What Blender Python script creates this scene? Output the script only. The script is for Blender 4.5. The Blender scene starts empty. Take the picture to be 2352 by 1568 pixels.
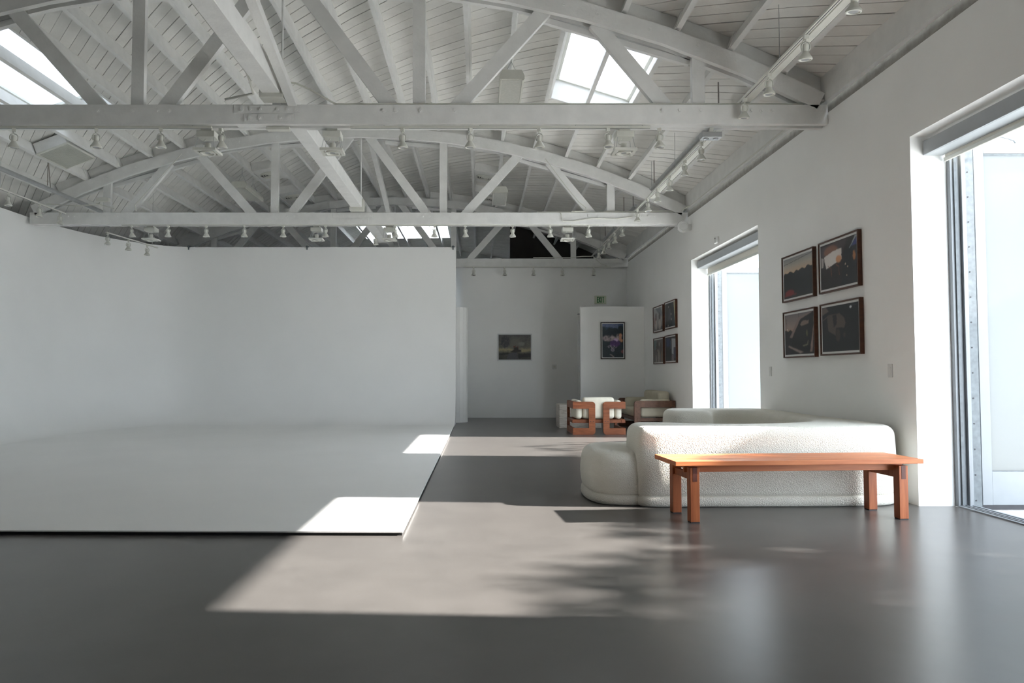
import bpy, bmesh, math, random
import numpy as np
from mathutils import Vector, Matrix
random.seed(7)
SC = bpy.context.scene
COL = SC.collection
PI = math.pi

# ------------------------------------------------------------------ camera
F_PX, U0, HOR = 1700.0, 1102.0, 72.0
cd = bpy.data.cameras.new('camera')
cd.sensor_fit = 'HORIZONTAL'; cd.sensor_width = 36.0
cd.lens = 36.0 * F_PX / 2352.0
cd.shift_x = (1176.0 - U0) / 2352.0
cd.clip_start = 0.05; cd.clip_end = 200
cam = bpy.data.objects.new('camera', cd); COL.objects.link(cam)
cam.location = (0, 0, 1.1)
cam.rotation_euler = (PI / 2 + math.atan(HOR / F_PX), 0, 0)
SC.camera = cam

# ------------------------------------------------------------------ world, sun, exposure
w = bpy.data.worlds.new('hazy_sky'); SC.world = w; w.use_nodes = True
bg = w.node_tree.nodes['Background']
bg.inputs[0].default_value = (0.80, 0.90, 1.0, 1); bg.inputs[1].default_value = 3.6
sd = bpy.data.lights.new('sun', 'SUN'); sd.energy = 15.0; sd.angle = math.radians(0.9); sd.color = (1.0, 0.965, 0.92)
sun = bpy.data.objects.new('sun', sd); COL.objects.link(sun)
SUN_EL, SUN_DY = math.radians(29.2), 0.062
sdir = Vector((-1, SUN_DY, -math.tan(SUN_EL) * math.hypot(1, SUN_DY))).normalized()
sun.rotation_euler = sdir.to_track_quat('-Z', 'Y').to_euler(); sun.location = (20, 4, 14)
def portal(name, loc, rot, sx, sy):
    d = bpy.data.lights.new(name, 'AREA'); d.shape = 'RECTANGLE'; d.size = sx; d.size_y = sy
    d.cycles.is_portal = True
    o = bpy.data.objects.new(name, d); COL.objects.link(o); o.location = loc; o.rotation_euler = rot
portal('portal_door', (4.12, 4.645, 1.5), (0, PI / 2, 0), 3.1, 3.0)
portal('portal_window', (4.12, 11.115, 1.5), (0, PI / 2, 0), 3.1, 3.0)
vs = SC.view_settings
vs.view_transform = 'Standard'; vs.look = 'None'; vs.gamma = 1.0; vs.use_curve_mapping = False
vs.exposure = 1.42
SC.cycles.use_denoising = True
SC.cycles.diffuse_bounces = 6; SC.cycles.max_bounces = 10; SC.cycles.transparent_max_bounces = 12
SC.cycles.sample_clamp_indirect = 6.0
SC.cycles.caustics_reflective = False; SC.cycles.caustics_refractive = False

# ------------------------------------------------------------------ helpers
def origin(o):
    v = Vector((0, 0, 0))
    while o: v += o.location; o = o.parent
    return v
def tag(o, label=None, cat=None, group=None, kind=None):
    if label: o['label'] = label
    if cat: o['category'] = cat
    if group: o['group'] = group
    if kind: o['kind'] = kind
    return o
def empty(name, loc=(0, 0, 0), rz=0.0, label=None, cat=None, group=None, kind=None):
    o = bpy.data.objects.new(name, None); COL.objects.link(o)
    o.empty_display_size = 0.1; o.location = loc; o.rotation_euler = (0, 0, rz)
    return tag(o, label, cat, group, kind)
def copy_tree(o, parent=None):
    c = o.copy(); COL.objects.link(c); c.parent = parent
    for ch in o.children: copy_tree(ch, c)
    return c
class MB:
    def __init__(s): s.v = []; s.f = []
    def add(s, vs_, fs_):
        n = len(s.v); s.v += [tuple(p) for p in vs_]; s.f += [tuple(i + n for i in f) for f in fs_]; return s
    def box(s, x0, x1, y0, y1, z0, z1):
        return s.add([(x0, y0, z0), (x1, y0, z0), (x1, y1, z0), (x0, y1, z0), (x0, y0, z1), (x1, y0, z1), (x1, y1, z1), (x0, y1, z1)],
                     [(3, 2, 1, 0), (4, 5, 6, 7), (0, 1, 5, 4), (1, 2, 6, 5), (2, 3, 7, 6), (3, 0, 4, 7)])
    def bar(s, p, q, wd, th, up=(0, 1, 0)):
        # oriented box from p to q; th across the 'up' axis, wd across the third one
        p, q = Vector(p), Vector(q); d = (q - p).normalized(); u = Vector(up)
        u = (u - d * u.dot(d)).normalized(); n = d.cross(u)
        vs_ = []
        for c in (p, q):
            for a, b in ((-1, -1), (1, -1), (1, 1), (-1, 1)): vs_.append(c + n * (a * wd / 2) + u * (b * th / 2))
        return s.add(vs_, [(3, 2, 1, 0), (4, 5, 6, 7), (0, 1, 5, 4), (1, 2, 6, 5), (2, 3, 7, 6), (3, 0, 4, 7)])
    def tube(s, pts, r, n=8, cap=True):
        pts = [Vector(p) for p in pts]; rings = []
        prev = None
        for i, p in enumerate(pts):
            d = (pts[min(i + 1, len(pts) - 1)] - pts[max(i - 1, 0)]).normalized()
            if prev is None:
                a = Vector((0, 0, 1)) if abs(d.z) < 0.9 else Vector((1, 0, 0))
            else: a = prev
            u = (a - d * a.dot(d)).normalized(); prev = u; v = d.cross(u)
            rr = r[i] if isinstance(r, (list, tuple)) else r
            rings.append([p + (u * math.cos(2 * PI * k / n) + v * math.sin(2 * PI * k / n)) * rr for k in range(n)])
        fs_ = []
        for i in range(len(pts) - 1):
            for k in range(n):
                fs_.append((i * n + k, i * n + (k + 1) % n, (i + 1) * n + (k + 1) % n, (i + 1) * n + k))
        if cap: fs_ += [tuple(reversed(range(n))), tuple((len(pts) - 1) * n + k for k in range(n))]
        return s.add([p for r_ in rings for p in r_], fs_)
    def lathe(s, prof, c=(0, 0, 0), n=20, axis='z', cap=True):
        vs_ = []
        for r, h in prof:
            for k in range(n):
                a = 2 * PI * k / n; x, y = r * math.cos(a), r * math.sin(a)
                if axis == 'z': p = (x, y, h)
                elif axis == 'x': p = (h, x, y)
                else: p = (y, h, x)
                vs_.append((p[0] + c[0], p[1] + c[1], p[2] + c[2]))
        m = len(prof); fs_ = []
        for i in range(m - 1):
            for k in range(n): fs_.append((i * n + k, i * n + (k + 1) % n, (i + 1) * n + (k + 1) % n, (i + 1) * n + k))
        if cap: fs_ += [tuple(reversed(range(n))), tuple((m - 1) * n + k for k in range(n))]
        return s.add(vs_, fs_)
    def prism(s, poly, a, b, f):
        # poly: 2-D outline, swept from a to b; f(p, t) gives the 3-D point
        n = len(poly); vs_ = [f(p, a) for p in poly] + [f(p, b) for p in poly]
        fs_ = [tuple(reversed(range(n))), tuple(range(n, 2 * n))] + [(i, (i + 1) % n, n + (i + 1) % n, n + i) for i in range(n)]
        return s.add(vs_, fs_)
    def build(s, name, mat, parent=None, bevel=0.0, smooth=False, local=False, seg=2):
        o0 = Vector((0, 0, 0)) if (local or parent is None) else origin(parent)
        me = bpy.data.meshes.new(name)
        me.from_pydata([(p[0] - o0.x, p[1] - o0.y, p[2] - o0.z) for p in s.v], [], s.f)
        bm = bmesh.new(); bm.from_mesh(me)
        bmesh.ops.recalc_face_normals(bm, faces=bm.faces)
        if bevel:
            bmesh.ops.bevel(bm, geom=[e for e in bm.edges], offset=bevel, segments=seg, profile=0.5, affect='EDGES', clamp_overlap=True)
        bm.to_mesh(me); bm.free()
        if smooth:
            for p in me.polygons: p.use_smooth = True
            if smooth is not True: me.set_sharp_from_angle(angle=math.radians(smooth))
        me.materials.append(mat)
        ob = bpy.data.objects.new(name, me); COL.objects.link(ob); ob.parent = parent
        return ob
def simple(name, mesh_from, mat, parent):
    ob = bpy.data.objects.new(name, mesh_from); COL.objects.link(ob); ob.parent = parent; return ob
ORD = ['first', 'second', 'third', 'fourth', 'fifth', 'sixth', 'seventh', 'eighth', 'ninth', 'tenth', 'eleventh', 'twelfth', 'thirteenth', 'fourteenth', 'fifteenth', 'sixteenth']
def structure(o): o['kind'] = 'structure'; return o

# ------------------------------------------------------------------ materials
def srgb(r, g, b):
    f = lambda c: (c / 255 / 12.92) if c / 255 <= 0.04045 else ((c / 255 + 0.055) / 1.055) ** 2.4
    return (f(r), f(g), f(b), 1)
def nmat(name):
    m = bpy.data.materials.new(name); m.use_nodes = True
    nt = m.node_tree; return m, nt, nt.nodes['Principled BSDF']
def N(nt, t, **kw):
    n = nt.nodes.new(t)
    for k, v in kw.items():
        if k in n.inputs: n.inputs[k].default_value = v
        else: setattr(n, k, v)
    return n
def ramp(nt, src, stops):
    r = nt.nodes.new('ShaderNodeValToRGB'); e = r.color_ramp.elements
    while len(e) < len(stops): e.new(0.5)
    for el, (p, c) in zip(e, stops): el.position = p; el.color = c
    nt.links.new(src, r.inputs[0]); return r
def g(v): return (v, v, v, 1)
def paint(name, col, rough=0.6, var=0.04, scale=3.0, bump=0.0, bscale=60.0, rand=0.0, spec=0.3):
    m, nt, b = nmat(name); L = nt.links.new
    tc = N(nt, 'ShaderNodeTexCoord'); no = N(nt, 'ShaderNodeTexNoise', Scale=scale, Detail=4.0)
    L(tc.outputs['Object'], no.inputs['Vector'])
    c2 = tuple(min(1, c * (1 - var)) for c in col[:3]) + (1,); c1 = tuple(min(1, c * (1 + var)) for c in col[:3]) + (1,)
    r = ramp(nt, no.outputs['Fac'], [(0.3, c2), (0.7, c1)])
    out = r.outputs[0]
    if rand:
        oi = N(nt, 'ShaderNodeObjectInfo')
        mr = N(nt, 'ShaderNodeMapRange'); mr.inputs[3].default_value = 1 - rand; mr.inputs[4].default_value = 1 + rand * 0.4
        L(oi.outputs['Random'], mr.inputs[0])
        mx = N(nt, 'ShaderNodeMix', data_type='RGBA', blend_type='MULTIPLY'); mx.inputs[0].default_value = 1
        L(out, mx.inputs[6]); L(mr.outputs[0], mx.inputs[7]); out = mx.outputs[2]
    L(out, b.inputs['Base Color'])
    b.inputs['Roughness'].default_value = rough; b.inputs['Specular IOR Level'].default_value = spec
    if bump:
        n2 = N(nt, 'ShaderNodeTexNoise', Scale=bscale, Detail=3.0); L(tc.outputs['Object'], n2.inputs['Vector'])
        bp = N(nt, 'ShaderNodeBump', Strength=bump, Distance=0.01); L(n2.outputs['Fac'], bp.inputs['Height']); L(bp.outputs[0], b.inputs['Normal'])
    return m
M = {}
M['wall'] = paint('white_wall_paint', (0.91, 0.91, 0.89), 0.65, 0.025, 1.2, 0.05, 90)
M['cyc'] = paint('white_cyclorama_paint', (0.91, 0.91, 0.895), 0.6, 0.02, 0.8, 0.02, 40)
M['timber'] = paint('white_painted_timber', (0.77, 0.77, 0.75), 0.55, 0.05, 6.0, 0.25, 35)
M['board'] = paint('white_painted_boards', (0.79, 0.78, 0.745), 0.6, 0.04, 5.0, 0.3, 30, rand=0.06)
M['fixture'] = paint('off_white_enamel', (0.66, 0.66, 0.60), 0.35, 0.03, 20, spec=0.5)
M['roofing'] = paint('dark_roofing_underlay', (0.06, 0.05, 0.045), 0.9, 0.2, 8)
M['plate_dark'] = paint('dark_unpainted_timber', (0.30, 0.28, 0.25), 0.8, 0.2, 12)
M['dark'] = paint('dark_edge_and_shadow', (0.03, 0.03, 0.03), 0.7, 0.1, 10)
M['alu'] = paint('pale_anodised_aluminium', (0.21, 0.225, 0.24), 0.4, 0.03, 8, spec=0.5)
M['fascia'] = paint('pale_grey_fascia', (0.42, 0.45, 0.47), 0.4, 0.02, 8)
M['gasket'] = paint('grey_hinge_plate', (0.13, 0.145, 0.155), 0.5, 0.15, 25)
M['steel'] = paint('grey_galvanised_pipe', (0.42, 0.43, 0.43), 0.4, 0.08, 12, spec=0.6); M['steel'].node_tree.nodes['Principled BSDF'].inputs['Metallic'].default_value = 0.5
M['blind'] = paint('cream_blind_fabric', (0.78, 0.75, 0.66), 0.8, 0.02, 30)
M['plastic'] = paint('white_plastic', (0.74, 0.74, 0.72), 0.35, 0.01, 10)
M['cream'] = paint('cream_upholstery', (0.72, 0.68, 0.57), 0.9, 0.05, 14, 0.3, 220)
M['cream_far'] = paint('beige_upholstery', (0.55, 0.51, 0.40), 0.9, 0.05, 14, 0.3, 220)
M['ground'] = paint('pale_exterior_concrete', (0.55, 0.55, 0.54), 0.9, 0.1, 2)
M['lens'] = paint('lamp_glass', (0.35, 0.36, 0.36), 0.12, 0.05, 40, spec=0.8)
M['mat'] = paint('white_mat_board', (0.78, 0.78, 0.76), 0.7, 0.01, 10)
M['white_frame'] = paint('white_lacquer_frame', (0.70, 0.71, 0.71), 0.4, 0.01, 10)
M['sign'] = paint('pale_green_sign_plate', (0.66, 0.70, 0.56), 0.4, 0.02, 10)
M['exit_green'] = paint('green_sign_lettering', srgb(20, 128, 58)[:3], 0.5, 0.02, 10)
M['leaf'] = paint('olive_green_leaves', (0.09, 0.12, 0.05), 0.6, 0.25, 3)
M['bark'] = paint('grey_brown_bark', (0.14, 0.11, 0.09), 0.9, 0.2, 9)
M['diffuser'] = paint('prismatic_diffuser', (0.55, 0.55, 0.50), 0.25, 0.08, 30, spec=0.6)
M['added_dark'] = paint('painted_far_darkness', (0.05, 0.047, 0.043), 0.8, 0.1, 3)  # near-black colour standing in for the darkness behind the farthest truss
M['black'] = paint('black_metal', (0.04, 0.04, 0.045), 0.5, 0.1, 20)

def wood(name, c_dark, c_light, scale=(2, 30, 30), rough=0.45):
    m, nt, b = nmat(name); L = nt.links.new
    tc = N(nt, 'ShaderNodeTexCoord'); mp = N(nt, 'ShaderNodeMapping'); mp.inputs['Scale'].default_value = scale
    L(tc.outputs['Object'], mp.inputs[0])
    no = N(nt, 'ShaderNodeTexNoise', Scale=1.0, Detail=6.0, Roughness=0.6, Distortion=0.6); L(mp.outputs[0], no.inputs['Vector'])
    r = ramp(nt, no.outputs['Fac'], [(0.25, c_dark), (0.75, c_light)])
    oi = N(nt, 'ShaderNodeObjectInfo'); mr = N(nt, 'ShaderNodeMapRange'); mr.inputs[3].default_value = 0.82; mr.inputs[4].default_value = 1.12
    L(oi.outputs['Random'], mr.inputs[0])
    mx = N(nt, 'ShaderNodeMix', data_type='RGBA', blend_type='MULTIPLY'); mx.inputs[0].default_value = 1
    L(r.outputs[0], mx.inputs[6]); L(mr.outputs[0], mx.inputs[7]); L(mx.outputs[2], b.inputs['Base Color'])
    b.inputs['Roughness'].default_value = rough; b.inputs['Specular IOR Level'].default_value = 0.4
    bp = N(nt, 'ShaderNodeBump', Strength=0.08, Distance=0.005); L(no.outputs['Fac'], bp.inputs['Height']); L(bp.outputs[0], b.inputs['Normal'])
    return m
M['cherry'] = wood('oiled_cherry_wood', srgb(160, 84, 44), srgb(206, 128, 80), (1.5, 26, 26))
M['cherry_leg'] = wood('oiled_cherry_wood_upright', srgb(138, 70, 36), srgb(184, 106, 62), (26, 26, 1.8))
M['walnut_peg'] = wood('dark_walnut_peg', srgb(70, 34, 26), srgb(98, 52, 40), (30, 30, 4))
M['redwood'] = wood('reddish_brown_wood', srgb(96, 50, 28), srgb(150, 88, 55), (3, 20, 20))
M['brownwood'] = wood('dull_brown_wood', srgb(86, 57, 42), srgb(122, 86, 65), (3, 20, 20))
M['frame_wood'] = wood('walnut_picture_frame', srgb(62, 36, 24), srgb(92, 56, 38), (20, 3, 20), 0.4)
M['frame_dark'] = wood('dark_brown_picture_frame', srgb(44, 32, 28), srgb(62, 46, 40), (20, 20, 3), 0.4)

def floor_mat():
    m, nt, b = nmat('polished_concrete'); L = nt.links.new
    tc = N(nt, 'ShaderNodeTexCoord')
    n1 = N(nt, 'ShaderNodeTexNoise', Scale=0.45, Detail=1.0); L(tc.outputs['Object'], n1.inputs['Vector'])
    mx = N(nt, 'ShaderNodeMix', data_type='RGBA'); L(n1.outputs['Fac'], mx.inputs[0])
    mx.inputs[6].default_value = (0.076, 0.071, 0.067, 1); mx.inputs[7].default_value = (0.088, 0.081, 0.075, 1)
    n2 = N(nt, 'ShaderNodeTexNoise', Scale=2.6, Detail=5.0, Roughness=0.6); L(tc.outputs['Object'], n2.inputs['Vector'])
    mr = N(nt, 'ShaderNodeMapRange'); mr.inputs[1].default_value = 0.25; mr.inputs[2].default_value = 0.75; mr.inputs[3].default_value = 0.86; mr.inputs[4].default_value = 1.14
    L(n2.outputs['Fac'], mr.inputs[0])
    m2 = N(nt, 'ShaderNodeMix', data_type='RGBA', blend_type='MULTIPLY'); m2.inputs[0].default_value = 1
    L(mx.outputs[2], m2.inputs[6]); L(mr.outputs[0], m2.inputs[7]); L(m2.outputs[2], b.inputs['Base Color'])
    b.inputs['Roughness'].default_value = 0.29; b.inputs['Specular IOR Level'].default_value = 0.62
    return m
M['floor'] = floor_mat()
def boucle():
    m, nt, b = nmat('cream_boucle_wool'); L = nt.links.new
    tc = N(nt, 'ShaderNodeTexCoord')
    v = N(nt, 'ShaderNodeTexVoronoi', Scale=125.0); n = N(nt, 'ShaderNodeTexNoise', Scale=80.0, Detail=5.0, Distortion=0.8)
    nl = N(nt, 'ShaderNodeTexNoise', Scale=4.0, Detail=3.0)
    for q in (v, n, nl): L(tc.outputs['Object'], q.inputs['Vector'])
    r = ramp(nt, nl.outputs['Fac'], [(0.3, (0.73, 0.705, 0.62, 1)), (0.7, (0.79, 0.765, 0.68, 1))]); L(r.outputs[0], b.inputs['Base Color'])
    b.inputs['Roughness'].default_value = 1.0; b.inputs['Specular IOR Level'].default_value = 0.1
    b.inputs['Sheen Weight'].default_value = 0.25
    ad = N(nt, 'ShaderNodeMath', operation='SUBTRACT'); L(n.outputs['Fac'], ad.inputs[0]); L(v.outputs['Distance'], ad.inputs[1])
    bp = N(nt, 'ShaderNodeBump', Strength=0.55, Distance=0.009); L(ad.outputs[0], bp.inputs['Height']); L(bp.outputs[0], b.inputs['Normal'])
    return m
M['boucle'] = boucle()
def frosted(name, col, tr):
    # milky glass: scatters what comes through, no clear view
    m = bpy.data.materials.new(name); m.use_nodes = True; nt = m.node_tree; L = nt.links.new
    nt.nodes.remove(nt.nodes['Principled BSDF']); out = nt.nodes['Material Output']
    t = N(nt, 'ShaderNodeBsdfTranslucent'); t.inputs[0].default_value = col
    d = N(nt, 'ShaderNodeBsdfDiffuse'); d.inputs[0].default_value = col
    gl = N(nt, 'ShaderNodeBsdfGlossy'); gl.inputs['Roughness'].default_value = 0.25
    m1 = N(nt, 'ShaderNodeMixShader'); m1.inputs[0].default_value = tr; L(d.outputs[0], m1.inputs[1]); L(t.outputs[0], m1.inputs[2])
    m2 = N(nt, 'ShaderNodeMixShader'); m2.inputs[0].default_value = 0.05; L(m1.outputs[0], m2.inputs[1]); L(gl.outputs[0], m2.inputs[2])
    L(m2.outputs[0], out.inputs[0]); return m
M['frost'] = frosted('frosted_door_glass', (0.265, 0.28, 0.286, 1), 0.75)
M['skyglass'] = frosted('milky_skylight_glass', (0.47, 0.48, 0.495, 1), 0.92)  # near panes darkened so less daylight reaches the ceiling below
M['skyglass_bright'] = frosted('brightened_milky_skylight_glass', (0.96, 0.98, 1.0, 1), 0.95)  # same glass left brighter, to keep up the light at the far end
def stone():
    m, nt, b = nmat('pale_travertine'); L = nt.links.new
    tc = N(nt, 'ShaderNodeTexCoord'); mp = N(nt, 'ShaderNodeMapping'); mp.inputs['Scale'].default_value = (3, 3, 14); L(tc.outputs['Object'], mp.inputs[0])
    n = N(nt, 'ShaderNodeTexNoise', Scale=1.6, Detail=8.0, Distortion=1.5); L(mp.outputs[0], n.inputs['Vector'])
    r = ramp(nt, n.outputs['Fac'], [(0.35, srgb(176, 166, 156)), (0.5, srgb(196, 188, 178)), (0.7, srgb(208, 201, 192))]); L(r.outputs[0], b.inputs['Base Color'])
    b.inputs['Roughness'].default_value = 0.5; return m
M['stone'] = stone()
def print_mat():
    m, nt, b = nmat('photographic_print'); L = nt.links.new
    a = N(nt, 'ShaderNodeVertexColor', layer_name='Col'); L(a.outputs['Color'], b.inputs['Base Color'])
    b.inputs['Roughness'].default_value = 0.35; b.inputs['Specular IOR Level'].default_value = 0.35
    return m
M['print'] = print_mat()

# ------------------------------------------------------------------ dimensions
WX = 3.63                       # face of the right wall
XC, RAD = -2.12, 12.4           # centre line of the roof, radius of the truss top edge
ZC = 5.41 - RAD
TRUSS_Y = [7.6, 12.8, 18.0]
BACK_Y = 18.22
def arc(x, off=0.0): return ZC + math.sqrt((RAD + off) ** 2 - (x - XC) ** 2)
def roof_pt(s, y, off):         # s is the length along the curve at joist top
    a = s / (RAD + 0.19); r = RAD + off
    return (XC + r * math.sin(a), y, ZC + r * math.cos(a))
def s_of(x): return (RAD + 0.19) * math.asin((x - XC) / (RAD + 0.19))

# ------------------------------------------------------------------ floor, walls
fl = MB().box(-8.6, 3.93, -5, 27, -0.12, 0.0).build('floor', M['floor']); structure(fl)
structure(MB().box(3.93, 34, -30, 60, -0.2, -0.035).build('ground', M['ground']))
D0, D1, W0, W1, HD, HW = 3.12, 6.17, 9.59, 12.64, 3.09, 3.03
WT = 3.81
wr = MB()
for y0, y1 in ((-5, D0), (D1, W0), (W1, 27)): wr.box(WX, 3.93, y0, y1, 0, WT)
wr.box(WX, 3.93, D0, D1, HD, WT); wr.box(WX, 3.93, W0, W1, HW, WT)
structure(wr.build('wall_right', M['wall']))
structure(MB().box(-8.7, -8.5, -5, 27, 0, 4.35).build('wall_left', M['wall']))
structure(MB().box(-0.45, WX, BACK_Y, BACK_Y + 0.14, 0, 3.70).build('wall_back', M['wall']))
structure(MB().box(-8.7, 4.4, -5.2, -5.0, 0, 5.9).build('wall_front', M['wall']))
structure(MB().box(-8.7, 4.4, 26.8, 27.0, 0, 5.9).build('wall_far', M['wall']))
structure(MB().box(0.85, 3.66, 20.6, 20.72, 0, 5.35).build('wall_added_dark', M['added_dark']))  # added dark wall, put in to darken the view behind the farthest truss
# upper right side: timber wall plate recessed over the plaster, then the ledger under the roof
up = empty('trim_1'); structure(up)
MB().box(3.70, 3.93, -5, 27, WT, 3.97).build('wall_plate', M['plate_dark'], up)
MB().box(3.66, 3.70, -5, 27, WT, 3.845).build('plaster_edge', M['plate_dark'], up)
MB().box(3.61, 3.665, -5, 27, 3.935, 4.30).build('ledger', M['timber'], up)
MB().box(3.93, 4.1, -5, 27, 3.8, 4.4).build('outer_plate', M['plate_dark'], up)
up2 = empty('trim_2'); structure(up2)
MB().box(-8.5, -8.44, -5, 27, 3.80, 4.40).build('ledger', M['timber'], up2)

# free-standing low partition with the exit sign behind it, and the round-ended wall behind the cyclorama
pt = MB().box(2.22, WX - 0.002, 16.3, 16.42, 0, 2.56).build('wall_partition', M['wall']); structure(pt)
MB().box(2.225, 2.27, 16.72, 16.8, 0, 2.42).build('edge_strip', M['plastic'], pt, bevel=0.004)
MB().box(2.222, 2.275, 16.715, 16.805, 2.42, 2.44).build('strip_cap', M['gasket'], pt)
cw = empty('wall_rounded'); structure(cw)
prof = [(-0.52 + 0.25 * math.sin(a), 16.66 - 0.25 * math.cos(a)) for a in [PI * k / 16 for k in range(17)]]
MB().prism([(-1.9, 16.41)] + prof + [(-1.9, 16.91)], 0.0, 2.56, lambda p, t: (p[0], p[1], t)).build('body', M['wall'], cw, smooth=40)
for a in (0.28, 0.62, 1.0):
    MB().tube([(-0.52 + 0.251 * math.sin(a), 16.66 - 0.251 * math.cos(a), z) for z in (0, 2.56)], 0.006, 6).build('seam_bead', M['wall'], cw)

# ------------------------------------------------------------------ cyclorama
cy = empty('cyclorama', (-4.2, 10.5, 0), label='large white infinity cove backdrop with curved corner and raised floor', cat='backdrop')
CR, CT, CH = 0.75, 0.03, 3.83
path = [((-7.92), 5.08)]
for k in range(8): path.append((-7.92, 5.08 + (12.9 - 5.08) * (k + 1) / 8))
for k in range(1, 15):
    a = PI / 2 * k / 14; path.append((-7.92 + 1.75 * (1 - math.cos(a)), 12.9 + 3.1 * math.sin(a)))
for k in range(1, 13): path.append((-6.17 + (6.17 - 0.52) * k / 12, 16.0))
def pnorm(i):
    a = Vector(path[max(i - 1, 0)]); b = Vector(path[min(i + 1, len(path) - 1)]); d = (b - a).normalized()
    return Vector((d.y, -d.x))
prof = [(-0.12, 0), (-0.12, CH), (0, CH), (0, (CH + CR) / 2), (0, CR + CT)] + [(CR * (1 - math.cos(a)), CT + CR * (1 - math.sin(a))) for a in [PI / 2 * k / 12 for k in range(1, 13)]][0:0]
prof += [(CR - CR * math.cos(PI / 2 * k / 12), CT + CR - CR * math.sin(PI / 2 * k / 12)) for k in range(1, 13)]
prof += [(CR, 0)]
v = []; n = len(prof)
for i, p in enumerate(path):
    nn = pnorm(i)
    if i == 0: nn = Vector((1, 0))
    if i == len(path) - 1: nn = Vector((0, -1))
    for d, z in prof: v.append((p[0] + nn.x * d, p[1] + nn.y * d, z))
f = []
for i in range(len(path) - 1):
    for k in range(n - 1): f.append((i * n + k, i * n + k + 1, (i + 1) * n + k + 1, (i + 1) * n + k))
f += [tuple(range(n)), tuple((len(path) - 1) * n + k for k in range(n))]
mb = MB(); mb.add(v, f); mb.build('curved_wall', M['cyc'], cy, smooth=30)
fp = [(v[i * n + n - 2][0], v[i * n + n - 2][1]) for i in range(len(path))]
poly = fp + [(-0.52, 5.05), (-7.17, 5.14)]
MB().prism(poly, 0.021, CT, lambda p, t: (p[0], p[1], t)).build('floor_panel', M['cyc'], cy)
poly2 = [(max(x, -7.17) - (0.006 if x > -0.6 else 0), y + (0.012 if y < 6 else 0)) for x, y in poly]
MB().prism(poly2, 0.0005, 0.0212, lambda p, t: (p[0], p[1], t)).build('panel_edge', M['dark'], cy)  # near-black for the dark wood edge and the shadow along it
for x in (-6.32, -3.75, -0.58):
    c = MB().box(x - 0.03, x + 0.03, 15.97, 16.14, CH - 0.005, CH + 0.02).box(x - 0.012, x + 0.012, 15.955, 15.975, CH - 0.06, CH + 0.03)
    c.build('clamp', M['gasket'], cy)

# ------------------------------------------------------------------ roof: diagonal boards on joists
ce = empty('ceiling'); structure(ce)
SKY = [('right', 1.06, 2.13, 8.5, 10.85), ('left', -6.58, -5.52, 8.5, 11.1), ('far', -3.72, -0.98, 21.6, 24.2)]
SS = [(s_of(a), s_of(b), y0, y1) for _, a, b, y0, y1 in SKY]
S_MIN, S_MAX, Y_MIN, Y_MAX = s_of(-8.44), s_of(3.66), 3.6, 26.8
stations = sorted(set([round(S_MIN + (S_MAX - S_MIN) * k / 16, 4) for k in range(17)] + [round(q, 4) for s_ in SS for q in s_[:2]]))
def clip(poly, keep):
    out = []
    for i in range(len(poly)):
        a, b = poly[i], poly[(i + 1) % len(poly)]; ka, kb = keep(a), keep(b)
        if ka >= 0: out.append(a)
        if (ka >= 0) != (kb >= 0):
            t = ka / (ka - kb); out.append((a[0] + (b[0] - a[0]) * t, a[1] + (b[1] - a[1]) * t))
    return out if len(out) >= 3 else []
PITCH, GAP = 0.150, 0.011
q0 = (S_MIN + Y_MIN) / math.sqrt(2); q1 = (S_MAX + Y_MAX) / math.sqrt(2); nb = int((q1 - q0) / PITCH) + 1
for k in range(nb):
    q = q0 + (k + 0.5) * PITCH; gp = GAP * random.uniform(0.35, 1.5)
    lo, hi = (q - (PITCH - gp) / 2) * math.sqrt(2), (q + (PITCH - gp) / 2) * math.sqrt(2)
    mb = MB(); th = random.uniform(0.0, 0.003)
    for a, b in zip(stations[:-1], stations[1:]):
        cell = [(a, lo - a), (b, lo - b), (b, hi - b), (a, hi - a)]
        cell = clip(cell, lambda p: p[1] - Y_MIN); cell = clip(cell, lambda p: Y_MAX - p[1]) if cell else []
        if not cell: continue
        polys = [cell]
        for s0, s1, y0, y1 in SS:
            if a >= s0 - 1e-3 and b <= s1 + 1e-3:
                polys = [c for p in polys for c in (clip(p, lambda t: y0 - t[1]), clip(p, lambda t: t[1] - y1)) if c]
        for p in polys:
            if max(t[1] for t in p) - min(t[1] for t in p) < 1e-4: continue
            m_ = len(p)
            vs_ = [roof_pt(t[0], t[1], 0.19 + th) for t in p] + [roof_pt(t[0], t[1], 0.213) for t in p]
            mb.add(vs_, [tuple(range(m_))] + [(i, (i + 1) % m_, m_ + (i + 1) % m_, m_ + i) for i in range(m_)])
    if mb.f: mb.build('board', M['board'], ce)
# roofing over the boards, open at the skylights
gs = sorted(set(stations)); gy = sorted(set([-5.0, Y_MIN, Y_MAX + 0.2] + [q for s_ in SS for q in s_[2:]]))
mb = MB()
for a, b in zip(gs[:-1], gs[1:]):
    for c, d in zip(gy[:-1], gy[1:]):
        ms, my = (a + b) / 2, (c + d) / 2
        if any(s0 < ms < s1 and y0 < my < y1 for s0, s1, y0, y1 in SS): continue
        pts = [(a, c), (b, c), (b, d), (a, d)]
        mb.add([roof_pt(x, y, 0.225) for x, y in pts] + [roof_pt(x, y, 0.30) for x, y in pts],
               [(0, 1, 2, 3), (7, 6, 5, 4), (0, 4, 5, 1), (1, 5, 6, 2), (2, 6, 7, 3), (3, 7, 4, 0)])
mb.build('roofing', M['roofing'], ce)
MB().add([roof_pt(S_MIN + (S_MAX - S_MIN) * k / 16, y, 0.2) for k in range(17) for y in (-5, Y_MIN)],
         [(2 * k, 2 * k + 2, 2 * k + 3, 2 * k + 1) for k in range(16)]).build('soffit', M['board'], ce)
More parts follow.
